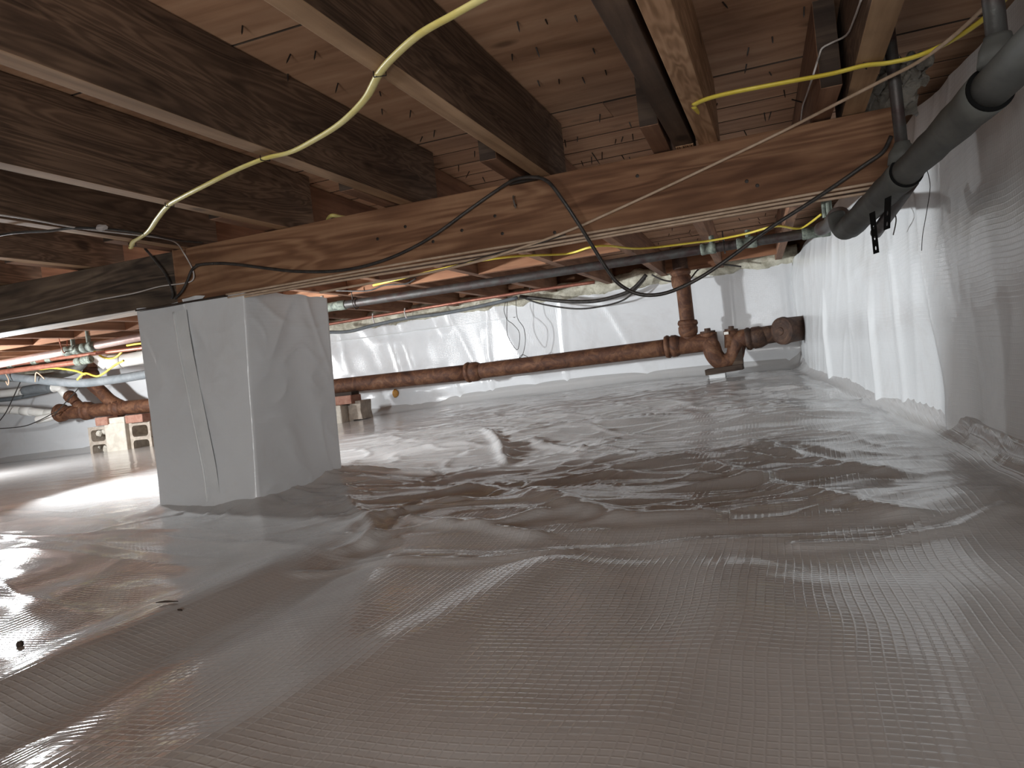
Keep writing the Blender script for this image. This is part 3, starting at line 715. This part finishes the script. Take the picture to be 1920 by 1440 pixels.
p = D(650, 741, 5.0); mk('wood_shim', box(p.x - .12, p.x + .03, 5.02, 5.13, p.z - .006, p.z + .022), W_plank_shade, label='black wood shim on the brick right of the pier', cat='shim')
lump('foam_blob', at(741, 738, 'y', 5.41), .032, M_amber, sq=(.8, .5, 1.1), seed=4, label='small amber foam blob stuck to the far wall under the pipe', cat='debris', smooth=True)

# ------------------------------------------------------------------ supply pipes
YC = 3.62
def PZ(px, py, z): return at(px, py, 'z', z)
def PYc(px, py, y=YC): return at(px, py, 'y', y)
gp = empty('copper_supply_pipe', PYc(1200, 485), 'long tarnished copper pipe with green fittings under the far joists', 'pipe')
A_, B_ = PYc(604, 573), PYc(1552, 428)
A_.z = .812; B_.z = .812; A_.y = B_.y = PZ(1200, 486, .812).y
n = 30; mk('pipe', sweep([A_.lerp(B_, i / n) for i in range(n + 1)], .0225, 18), M_green, gp, smooth=True)
yg = A_.y
def fit(px, py, L=.10, r=.0275, par=gp, m=M_patina):
    c = at(px, py, 'y', yg); c.z = .812; return mk('fitting', lathe(c - Vector((L / 2, 0, 0)), c + Vector((1, 0, 0)), [(0, r * .9), (.004, r), (L * .3, r), (L * .32, r * .94), (L * .68, r * .94), (L * .7, r), (L - .004, r), (L, r * .9)], 18), m, par, smooth=True)
for px, py, L in ((625, 568, .16), (605, 573, .06), (1328, 466, .07), (1400, 455, .09), (1530, 432, .12)): fit(px, py, L)
for px, py, h in ((605, 560, .06), (1334, 450, .05), (1402, 440, .05)):
    c = at(px, py, 'y', yg); mk('riser', sweep([Vector((c.x, yg, .82)), Vector((c.x, yg, .82 + h))], .012, 12), M_patina if px != 605 else M_bright, gp)
c = at(605, 573, 'y', yg); mk('valve_block', box(c.x - .03, c.x + .02, yg - .05, yg + .03, .79, .83), M_patina, gp, bevel=.004)
# hanging hoop straps on the pipe
for px in (666, 1358):
    c = at(px, 560 if px < 700 else 462, 'y', yg); mk('hoop_hanger', join(sweep([Vector((c.x, yg, .812)) + Vector((0, .033 * math.cos(t), .033 * math.sin(t))) for t in np.linspace(0, 6.283, 17)], .003, 6), sweep([(c.x, yg - .03, .83), (c.x, yg - .03, .88)], .003, 6)), M_steel, gp)
# elbow and verticals where it meets the insulated pipe
el = [PZ(1540, 429, .812), PZ(1556, 420, .80), PZ(1566, 405, .77), PZ(1577, 402, .73), PZ(1583, 412, .68), PZ(1587, 424, .645)]
mk('elbow', sweep(spline(el, 6), [.031 - .011 * i / 30 for i in range(31)], 18), M_green, gp, smooth=True)
for px, py in ((1548, 400), (1556, 398)):
    a_ = PZ(px, py + 8, .82); mk('riser', sweep([a_, a_ + Vector((0, 0, .16))], .012, 12), M_patina, gp)
# left length of the same row, lamp light painted in as paler copper
lc = empty('lamplit_copper_pipe', at(150, 648, 'y', yg), 'copper pipe left of the pier with two green tees, lamp light painted into its colour', 'pipe')
A2, B2 = at(-60, 694, 'y', yg), at(300, 625, 'y', yg)
mk('pipe', sweep([A2.lerp(B2, i / 12) for i in range(13)], .0255, 18), M_copperb, lc, smooth=True)
for px, py, L, hgt in ((137, 648, .16, .07), (166, 642, .12, .16)):
    c = at(px, py, 'y', yg); dd = (B2 - A2).normalized(); c = A2 + dd * (c - A2).dot(dd)
    mk('tee', lathe(c - dd * L / 2, c, [(0, .028), (.004, .032), (L * .4, .032), (L * .42, .030), (L * .6, .030), (L * .62, .033), (L, .030)], 18), M_patina, lc, smooth=True)
    mk('riser', sweep([c, c + Vector((0, 0, hgt))], .014, 12), M_patina, lc)
hk = [at(107, 622, 'y', yg - .05), at(113, 645, 'y', yg - .05), at(121, 662, 'y', yg - .05), at(126, 640, 'y', yg + .05), at(120, 620, 'y', yg + .05)]
mk('wire_hanger', sweep(spline(hk, 6), .0035, 6), M_copper, lc)
# small copper line along the wall
rc = empty('small_copper_line', PZ(850, 567, .845), 'thin reddish copper line running just above the far liner', 'pipe')
rp = [at(592, 612, 'y', 4.95), at(740, 587, 'y', 4.95), at(860, 567, 'y', 4.95), at(1000, 545, 'y', 4.98), at(1115, 529, 'y', 5.0)]
mk('pipe', sweep(spline(rp, 5), .0115, 12), M_copper, rc, smooth=True)
for px, py in ((612, 610), (760, 586), (700, 596)):
    c = at(px, py, 'y', 4.95); mk('clip', sweep([c + Vector((0, 0, .03)), c + Vector((0, -.012, 0)), c + Vector((.004, 0, -.04))], .006, 6), M_white, rc)
for a0, a1, lab in (((991, 517), (994, 545), 'thin wire hanger holding the reddish copper line'),):
    mk('pipe_hanger_wire', sweep([at(*a0, 'y', 4.95), at(*a1, 'y', 4.95)], .004, 6), M_steel, rc)

# a bundle of small red pipes high on the left
for i, (p0, p1, p2, r_, m, lab) in enumerate([
    ((-30, 702), (130, 681), (164, 674), .020, M_copper, 'short red copper pipe ending at the white plastic pipe at left'),
    ((-30, 692), (100, 673), (300, 648), .015, M_copper, 'long thin red copper pipe under the lamplit copper pipe at left'),
    ((40, 668), (170, 664), (300, 645), .013, M_rust2, 'thin brown pipe beneath the lit joists at left')]):
    T = empty('branch_pipe', at(*p1, 'y', 4.3), lab, 'pipe'); y_ = 4.3 + .1 * i
    P = [at(*p0, 'y', y_), at(*p1, 'y', y_), at(*p2, 'y', y_)]; mk('pipe', sweep(spline(P, 6), r_, 14), m, T, smooth=True)
    if i < 2:
        for t in (.35, .7, .9):
            c = P[0].lerp(P[1], t) if i else P[1].lerp(P[2], t); d = (P[1] - P[0]).normalized(); mk('coupling', lathe(c, c + d, [(0, r_ * 1.2), (.01, r_ * 1.55), (.05, r_ * 1.55), (.06, r_ * 1.2)], 14), M_patina, T)

# white plastic drains at left
def pipe_thing(name, lab, pts, r_, m, cat='pipe', ends=(), sp=6, y=4.75):
    T = empty(name, at(*pts[0][:2], 'y', y), lab, cat); P = [at(p[0], p[1], 'y', p[2] if len(p) > 2 else y) for p in pts]
    mk('pipe', sweep(spline(P, sp), r_, 18), m, T, smooth=True)
    for t, L, k in ends:
        i = min(int(t * (len(P) - 1)), len(P) - 2); c = P[i].lerp(P[i + 1], t * (len(P) - 1) - i); d = (P[i + 1] - P[i]).normalized()
        mk('coupling', lathe(c - d * L / 2, c, [(0, r_), (.002, r_ * k), (L - .002, r_ * k), (L, r_)], 18), m, T, smooth=True)
    return T
pipe_thing('plastic_drain_pipe', 'upper white plastic drain pipe entering the small rusty branch at left', [(-30, 741, 5.1), (30, 735, 5.1), (80, 728, 5.1), (108, 727, 5.12), (120, 735, 5.14), (130, 746, 5.15)], .036, M_pvc, ends=((.5, .1, 1.12), (.8, .08, 1.15)))
foilT = pipe_thing('foil_sleeve', 'crumpled grey sleeve wrapped on the upper white plastic pipe', [(46, 733, 5.1), (62, 730, 5.1), (80, 728, 5.1), (98, 727, 5.1)], .043, M_hose)
pipe_thing('plastic_drain_pipe', 'lower white plastic drain pipe entering the end hub at far left', [(-30, 768, 5.1), (30, 769, 5.1), (70, 773, 5.1), (108, 777, 5.14)], .038, M_pvc, ends=((.5, .12, 1.1), (.9, .12, 1.12)))
T = pipe_thing('plastic_wye', 'short white plastic stub angled beneath the lower white pipe', [(70, 787, 5.06), (90, 783, 5.08), (106, 778, 5.12)], .036, M_pvc)
pipe_thing('plastic_vent_pipe', 'fat white plastic pipe over the rusty elbow running behind the pier', [(166, 656, 4.85), (180, 664, 4.9), (200, 680, 4.95), (232, 676, 5.0), (300, 664, 5.05)], .056, M_pvc, ends=((.42, .12, 1.15), (.62, .12, 1.15)))
pipe_thing('insulated_hose', 'sagging blue-grey insulated hose crossing in front of the rusty stack', [(-30, 699), (0, 704), (60, 711), (110, 716), (155, 718), (210, 712), (267, 703), (300, 697)], .035, M_hose, 'hose', y=4.55)
pipe_thing('insulated_hose', 'darker insulated hose curving up behind the sagging one at far left', [(-30, 706), (40, 709), (90, 706), (130, 698), (152, 686), (158, 678)], .033, M_foamgrey, 'hose', y=4.75)
pipe_thing('insulated_hose', 'thin slack grey hose below the sleeve at the far left edge', [(-30, 752), (20, 748), (60, 740), (90, 733)], .02, M_hose, 'hose', y=5.2)

# ------------------------------------------------------------------ insulated main at right
def insul_axis(px, py, z=.612): return PZ(px, py, z)
ip = empty('insulated_main_pipe', insul_axis(1700, 322), 'fat dark grey insulated pipe slanting along the right wall', 'pipe')
a0 = insul_axis(1589, 430); dirp = (insul_axis(1846, 178, .685) - a0).normalized()
def onaxis(px, py):     # point of the pipe's axis nearest to the sight line of a pixel
    r = Vector(tuple(nrm(ray(px, py)))); w0 = a0 - Vector((0, 0, H)); b = dirp.dot(r)
    return a0 + dirp * ((b * r.dot(w0) - dirp.dot(w0)) / (1 - b * b))
p1_ = onaxis(1700, 322); p2_ = onaxis(1856, 168); pend = a0 + dirp * ((p2_ - a0).length + 1.6)
def sleeve(a_, b_, ra, rb, open_end=True):
    L = (b_ - a_).length; d = (b_ - a_).normalized()
    prof = [(0, ra * .7), (0, ra)] + [(L * i / 10, ra + (rb - ra) * (i / 10) ** 2 + .0012 * math.sin(i * 2.1)) for i in range(1, 10)] + [(L, rb)]
    mk('sleeve', lathe(a_, b_, prof, 32), M_foamgrey, ip, smooth=True)
    if open_end: mk('sleeve_gap_shade', lathe(b_ - d * .004, b_ + d, [(0, rb * .985), (.008, rb * .985), (.009, rb * .6)], 32), M_black, ip)  # black ring paints the shadow gap at the sleeve mouth
sleeve(a0 + dirp * .03, p1_, .030, .033); sleeve(p1_ - dirp * .03, p2_, .0275, .035); sleeve(p2_ - dirp * .03, pend, .029, .032, False)
mk('end_elbow', sweep(spline([a0 + dirp * .10, a0 + dirp * .04, a0 + Vector((-.006, .015, .002)), a0 + Vector((-.016, .04, .022)), a0 + Vector((-.020, .05, .05))], 6), [.030 - .008 * i / 24 for i in range(25)], 24), M_foamgrey, ip, smooth=True)
# risers
def riser(px, py, r_, lab):
    q = onaxis(px, py); mk('riser', sweep([q, q + Vector((-.004, 0, .40))], r_, 16), M_green, ip, smooth=True); 
    mk('riser_collar', lathe(q + Vector((0, 0, .022)), q + Vector((0, 0, 1)), [(0, .03), (.022, .026), (.035, r_ * 1.3), (.04, r_ * 1.25)], 18), M_foamgrey, ip, smooth=True)
riser(1697, 325, .0120, 'a'); riser(1878, 147, .0145, 'b')
# second line hidden behind
q0, q1 = onaxis(1606, 416) + Vector((.045, .02, -.034)), onaxis(1690, 334) + Vector((.02, .0, -.012))
mk('pipe_channel', sweep([q0.lerp(q1, i / 8) for i in range(9)], .014, 12), M_green, ip, smooth=True)
# perforated straps
def strap(name, top_, L, lab, holes=3, tilt=0):
    V, Fs = [], []; wd = .024; c = L / (holes + 1)
    n_h = holes + 1
    for h_ in range(n_h):
        zc_ = top_.z - c * (h_ + .5); sq = [(1, 0), (1, 1), (0, 1), (-1, 1), (-1, 0), (-1, -1), (0, -1), (1, -1)]
        b0 = len(V); hole = h_ > 0
        for k in range(8): V.append((top_.x, top_.y + sq[k][0] * wd / 2, zc_ + sq[k][1] * c / 2))
        if hole:
            for k in range(8): a = math.pi / 4 * k; V.append((top_.x, top_.y + 0.0047 * math.cos(a), zc_ + 0.0047 * math.sin(a)))
            for k in range(8): j = (k + 1) % 8; Fs.append((b0 + k, b0 + j, b0 + 8 + j, b0 + 8 + k))
        else: Fs.append(tuple(b0 + k for k in range(8)))
    if tilt: V = [(x, top_.y + (y_ - top_.y) + (z - top_.z) * tilt, z) for x, y_, z in V]
    o = mk(name, (V, Fs), M_black, label=lab, cat='strap'); md = o.modifiers.new('thickness', 'SOLIDIFY'); md.thickness = .0015
    o.rotation_euler = (0, 0, math.radians(18)); return o
s1 = at(1636, 398, 'z', .585); strap('hanger_strap', s1, .084, 'lower black perforated strap dangling under the grey insulated pipe')
s2 = at(1663, 370, 'z', .585); strap('hanger_strap', s2, .056, 'shorter tilted black perforated strap near the pipe joint', 2, -.3)

# ------------------------------------------------------------------ cables
def cable(name, lab, pts, r_, m, cat='cable', flat=1, upv=None, n=6, parent=None, seg=10, **kw):
    P = []
    for p in pts:
        P.append(at(p[0], p[1], p[2], p[3]) if len(p) == 4 else Vector(p))
    return mk(name, sweep(spline(P, n), r_, seg, flat, upv), m, parent, smooth=True, label=None if parent else lab, cat=None if parent else cat, **kw)
def staple(p, d, w_=.009, par=None):
    p = Vector(p); d = Vector(d).normalized()
    return mk('staple', sweep([p - d * w_ + Vector((0, 0, .010)), p - d * w_ - Vector((0, 0, .0042)), p + d * w_ - Vector((0, 0, .0042)), p + d * w_ + Vector((0, 0, .010))], .0013, 6), M_steel, par)
yt = empty('yellow_cable', at(497, 297, 'z', .843), 'yellow sheathed cable stapled across the dark joists at upper left', 'cable')
ypts = [(1010, -60, 'z', .840), (900, 0, 'z', .838), (850, 28, 'z', .832), (790, 62, 'z', .830), (745, 100, 'z', .836), (712, 137, 'z', .8425), (685, 185, 'z', .838), (640, 230, 'z', .832), (590, 262, 'z', .836), (545, 285, 'z', .840), (497, 297, 'z', .8425), (440, 320, 'z', .836), (380, 350, 'z', .834), (345, 368, 'z', .838), (316, 385, 'z', .8425), (295, 410, 'z', .838), (280, 432, 'z', .836), (262, 446, 'z', .840), (250, 453, 'z', .8425), (245, 465, 'z', .840)]
cable('sheath', '', ypts, .0072, M_yelp, parent=yt, flat=.55, upv=(0, 0, 1), n=6, seg=14)
for px, py, d in ((712, 138, (1, .3, 0)), (497, 297, (.6, 1, 0)), (318, 384, (.6, 1, 0)), (248, 459, (1, .5, 0))): staple(at(px, py, 'z', .843), d, .010, yt)
y2 = empty('yellow_cable', at(1480, 150, 'z', .86), 'bright yellow printed cable between pale board and right wall joists', 'cable')
cable('sheath', '', [(1301, 196, 'z', .845), (1330, 184, 'z', .842), (1380, 172, 'z', .838), (1480, 153, 'z', .836), (1560, 138, 'z', .838), (1620, 123, 'z', .842), (1665, 118, 'z', .841), (1720, 105, 'z', .838), (1780, 78, 'z', .84), (1845, 35, 'z', .845), (1900, -20, 'z', .85)], .0066, M_yel, parent=y2, flat=.6, upv=(0, 0, 1), seg=12)
cable('tail', '', [(1301, 200, 'z', .846), (1312, 215, 'z', .85), (1320, 235, 'z', .855), (1321, 270, 'z', .862)], .0055, M_yel, parent=y2, flat=.6, seg=10)
staple(at(1622, 123, 'z', .844), (.3, 1, 0), .009, y2)
# the yellow stub over the girder near the pier
cable('yellow_cable', 'short yellow cable loop peeking over the girder above the pier', [(612, 420, 'z', .86), (617, 408, 'z', .87), (625, 404, 'z', .87), (645, 408, 'z', .868), (690, 412, 'z', .866)], .006, M_yelp)
cable('yellow_cable', 'thin yellow cable strung beneath the far joists behind the girder', [(700, 535, 'z', .838), (860, 497, 'z', .838), (960, 481, 'z', .838), (1060, 476, 'z', .838), (1105, 464, 'z', .838), (1140, 461, 'z', .838), (1200, 466, 'z', .838), (1300, 455, 'z', .838), (1345, 449, 'z', .838), (1400, 438, 'z', .838), (1455, 424, 'z', .838), (1500, 428, 'z', .838), (1540, 402, 'z', .84)], .0050, M_yel)
# black coax on the girder and hanging loop
YF = G0 - .013
cable('black_cable', 'black cable over the girder, looping down in front of the rusty stack', [(368, 497, 'y', YF), (400, 494, 'y', YF), (437, 495, 'y', YF), (500, 503, 'y', YF), (560, 509, 'y', YF), (640, 507, 'y', YF), (720, 488, 'y', YF), (800, 450, 'y', YF), (880, 393, 'y', YF), (930, 358, 'y', YF), (965, 337, 'y', YF - .02), (1000, 332, 'y', YF - .05), (1028, 341, 'y', YF - .07), (1055, 375, 'y', YF - .07), (1085, 420, 'y', YF - .06), (1110, 460, 'y', YF - .06), (1135, 500, 'y', YF - .06), (1160, 532, 'y', YF - .06), (1200, 552, 'y', YF - .06), (1250, 549, 'y', YF - .05), (1310, 522, 'y', YF - .04), (1370, 482, 'y', YF - .04), (1440, 430, 'y', YF - .03), (1510, 385, 'y', YF - .02), (1570, 345, 'y', YF - .01), (1620, 310, 'y', YF - .01), (1655, 285, 'y', YF - .01), (1671, 255, 'y', YF - .01)], .0047, M_cable, n=5)
mk('bracket_plate', (lambda p, q: box(p.x, q.x, YF - .006, G0 - .006, .838, .850))(at(955, 350, 'y', YF), at(1012, 336, 'y', YF)), M_steel, label='dark nailed metal plate under the central joist end', cat='bracket')
# pair of black cables dropping on to the pier
cable('black_cable', 'left black cable dropping over the dark girder on to the pier top', [(272, 466, 'y', YF), (290, 487, 'y', YF), (308, 510, 'y', YF), (318, 530, 'y', YF), (324, 550, 'y', YF), (322, 560, 'y', YF - .005)], .0042, M_cable)
cable('black_cable', 'right black cable curling from the girder down to the pier top', [(400, 494, 'y', YF - .004), (375, 496, 'y', YF - .004), (360, 506, 'y', YF - .004), (352, 525, 'y', YF - .004), (342, 545, 'y', YF - .004), (328, 560, 'y', YF - .006)], .0042, M_cable)
cable('white_wire', 'thin white wire tacked along the dark left girder face', [(-40, 610, 'y', YF), (0, 601, 'y', YF), (60, 590, 'y', YF), (120, 577, 'y', YF), (180, 563, 'y', YF), (250, 550, 'y', YF), (300, 537, 'y', YF), (345, 531, 'y', YF), (362, 524, 'y', YF), (361, 505, 'y', YF), (345, 475, 'y', YF), (330, 455, 'z', .845), (300, 446, 'z', .842), (250, 440, 'z', .840), (150, 428, 'z', .838), (60, 412, 'z', .838), (-20, 400, 'z', .838)], .0021, M_white, n=6)
cable('black_cable', 'slack black cable beneath the joist at the left edge', [(-30, 446, 'z', .838), (30, 436, 'z', .836), (90, 433, 'z', .834), (135, 428, 'z', .836), (200, 429, 'z', .838), (270, 438, 'z', .838), (330, 450, 'z', .842), (380, 455, 'z', .846)], .0034, M_cable)
lump('cobweb_tuft', at(190, 427, 'z', .836), .013, M_cob, sq=(1.2, 1, .7), seed=9, label='grey cobweb tuft on the cables at left', cat='cobweb')
# off-white diagonal cable
cable('white_cable', 'off-white cable rising diagonally across the girder to upper right', [(600, 548, 'y', YF), (700, 530, 'y', YF), (800, 512, 'y', YF), (900, 489, 'y', YF), (960, 470, 'y', YF), (1020, 450, 'y', YF), (1085, 425, 'y', YF), (1130, 405, 'y', YF), (1250, 350, 'y', YF), (1400, 279, 'y', YF), (1480, 240, 'y', YF - .012), (1560, 199, 'z', .838), (1650, 153, 'z', .836), (1720, 117, 'z', .834), (1785, 70, 'z', .836), (1850, 10, 'z', .84), (1890, -30, 'z', .84)], .0036, M_tan, n=5)
cable('black_wire', 'thin dark wire lying just above the white cable on the girder', [(760, 524, 'y', YF), (860, 496, 'y', YF), (940, 472, 'y', YF), (1000, 459, 'y', YF), (1060, 440, 'y', YF)], .0014, M_cable)
# tan bundle along the girder's lower edge
for i, (dz_, lab) in enumerate(((.004, 'uppermost tan cable along the lower edge of the girder'), (-.005, 'middle tan cable along the lower edge of the girder'), (-.013, 'lowest tan cable along the underside of the girder'))):
    pts = [Vector((x, G0 - .006 + .006 * i, .676 + dz_ + .0018 * math.sin(x * 5 + i))) for x in np.arange(-1.62, .30, .12)]
    mk('tan_cable', sweep(spline(pts, 3), .0034, 8), M_tan, smooth=True, label=lab, cat='cable', group=None)
# bent white wire on the joist at upper right
cable('white_wire', 'kinked white wire stapled up the joist at top right', [(1618, -10, 'x', .172), (1600, 40, 'x', .172), (1587, 66, 'x', .171), (1560, 80, 'y', 1.700), (1542, 90, 'y', 1.700), (1536, 104, 'y', 1.704), (1525, 140, 'x', .106), (1512, 180, 'x', .104), (1505, 200, 'x', .103), (1502, 226, 'x', .102)], .0020, M_white, n=3)
q = at(1508, 193, 'x', .11); mk('long_nail', sweep([q + Vector((-.03, -.02, .01)), q, q + Vector((.02, .02, -.012)), q + Vector((.022, .02, -.022))], .002, 6), M_steel, label='long rusty nail behind the kinked white wire', cat='nail')
# cables on the far wall
YL = 5.30
cable('black_cable', 'thick grey-black cable draped along the far wall foam left of the stack', [(975, 556, 'y', YL), (1010, 560, 'y', YL), (1060, 565, 'y', YL), (1110, 565, 'y', YL), (1150, 557, 'y', YL), (1185, 543, 'y', YL), (1212, 515, 'y', YL)], .014, M_cable)
cable('black_cable', 'thinner black cable sagging below the thick one on the far wall', [(985, 560, 'y', YL), (1020, 571, 'y', YL), (1080, 579, 'y', YL), (1130, 574, 'y', YL), (1170, 562, 'y', YL), (1195, 540, 'y', YL), (1210, 522, 'y', YL)], .006, M_cable)
cable('black_cable', 'thin black cable arching behind the top of the rusty stack', [(1222, 515, 'y', YL), (1240, 524, 'y', YL), (1262, 528, 'y', YL), (1290, 526, 'y', YL - .1), (1310, 505, 'y', YL), (1335, 497, 'y', YL), (1365, 497, 'y', YL), (1390, 500, 'y', YL)], .0055, M_cable)
cable('grey_cable', 'grey cable lying under the reddish copper line by the pier', [(596, 622, 'y', 5.2), (650, 622, 'y', 5.2), (700, 610, 'y', 5.2), (760, 597, 'y', 5.2), (830, 588, 'y', 5.2), (900, 574, 'y', 5.2), (970, 558, 'y', 5.2)], .013, M_hose)
cable('black_wire', 'dark wire wandering along the joists above the green pipe by the pier', [(630, 545, 'y', 3.4), (690, 545, 'y', 3.4), (720, 535, 'y', 3.4), (760, 532, 'y', 3.4), (780, 522, 'y', 3.4)], .004, M_cable)
# fine hanging wires
cable('hanging_wire', 'thin wire loop hanging in front of the far wall, left strand', [(951, 558, 'y', 5.2), (945, 580, 'y', 5.2), (950, 600, 'y', 5.2), (951, 625, 'y', 5.2), (960, 645, 'y', 5.2), (971, 655, 'y', 5.2), (974, 625, 'y', 5.2), (962, 608, 'y', 5.2), (951, 598, 'y', 5.2), (951, 570, 'y', 5.2), (950, 558, 'y', 5.2)], .0022, M_steel, 'wire')
cable('hanging_wire', 'longer thin wire strand ending in a curl above the rusty pipe', [(967, 558, 'y', 5.2), (970, 595, 'y', 5.2), (982, 615, 'y', 5.2), (985, 640, 'y', 5.2), (980, 665, 'y', 5.2), (973, 672, 'y', 5.2), (980, 665, 'y', 5.2), (992, 671, 'y', 5.2)], .0022, M_steel, 'wire')
cable('hanging_wire', 'short grey wire dangling below the tilted strap on the right wall', [(1673, 385, 'x', .37), (1678, 400, 'x', .37), (1680, 415, 'x', .37), (1675, 440, 'x', .37)], .002, M_steel, 'wire')
cable('hanging_wire', 'long fine thread hanging from the insulated pipe on the right wall', [(1738, 318, 'x', .405), (1744, 350, 'x', .405), (1737, 400, 'x', .405), (1730, 440, 'x', .405), (1728, 470, 'x', .405)], .0010, M_steel, 'wire')
# left cluster thin wires
for pts, lab in (([(-20, 805), (40, 800), (70, 790), (105, 772)], 'lowest thin black wire at the left edge below the plastic pipes'),
                 ([(40, 712), (25, 745), (10, 775), (-10, 800)], 'thin black wire slanting down across the white pipes at far left'),
                 ([(150, 725), (135, 742), (118, 760), (100, 780)], 'thin black wire slanting past the small rusty branch')):
    cable('black_wire', lab, [(a_, b_, 'y', 5.0) for a_, b_ in pts], .0045, M_cable, 'wire')
for pts, lab in (([(174, 656), (190, 668), (205, 672), (220, 668), (232, 655)], 'yellow cable drooping over the fat white plastic pipe'),
                 ([(50, 690), (75, 692), (100, 690), (140, 695), (160, 702)], 'yellow cables tied along the pipes at far left'),
                 ([(-10, 645), (5, 655), (15, 658)], 'yellow cable stub at the far left edge'),
                 ([(145, 712), (160, 700), (185, 705), (215, 685), (232, 676)], 'yellow cable behind the rusty stack at left'),
                 ([(238, 648), (255, 645), (275, 643)], 'yellow cable tuft beside the pier above the white pipe')):
    cable('yellow_cable', lab, [(a_, b_, 'y', 4.45) for a_, b_ in pts], .008, M_yel)
cable('tie_wire', 'pale tie wire looped round the insulated hoses at far left', [(10, 700), (16, 712), (15, 722), (11, 715)] and [(10, 700, 'y', 4.48), (16, 712, 'y', 4.48), (15, 722, 'y', 4.48), (11, 715, 'y', 4.48)], .005, M_tan, 'wire')
cable('tie_wire', 'forked pale tie wire hanging beneath the yellow cables at far left', [(66, 716, 'y', 4.48), (67, 700, 'y', 4.48), (72, 700, 'y', 4.48), (83, 710, 'y', 4.48)], .005, M_tan, 'wire')

# ------------------------------------------------------------------ debris on the floor
def onfloor(px, py):
    z = 0
    for _ in range(6):
        q = at(px, py, 'z', z); z = fz(q.x, q.y)
    return at(px, py, 'z', z)
q = onfloor(38, 1212); lump('dirt_clod', q + Vector((0, 0, .003)), .0052, M_clod, seed=1, sq=(1, 1, 1.1), label='dark crumb of dirt on the liner at lower left', cat='debris')
q = onfloor(336, 1147); lump('dirt_clod', q + Vector((0, 0, .002)), .004, M_clod, seed=2, sq=(1.6, 1, .6), label='dark chip on the liner below the pier', cat='debris')
q = onfloor(310, 1133); mk('bark_sliver', sweep([q + Vector((-.02, 0, .003)), q + Vector((0, .002, .004)), q + Vector((.022, .006, .003))], [.0008, .002, .0008], 6), M_clod, label='thin dark sliver beside the chip below the pier', cat='debris')
q = at(629, 912, 'x', PX1 + .012); lump('dark_speck', q, .005, M_clod, seed=5, label='black speck low on the right side of the pier', cat='debris')
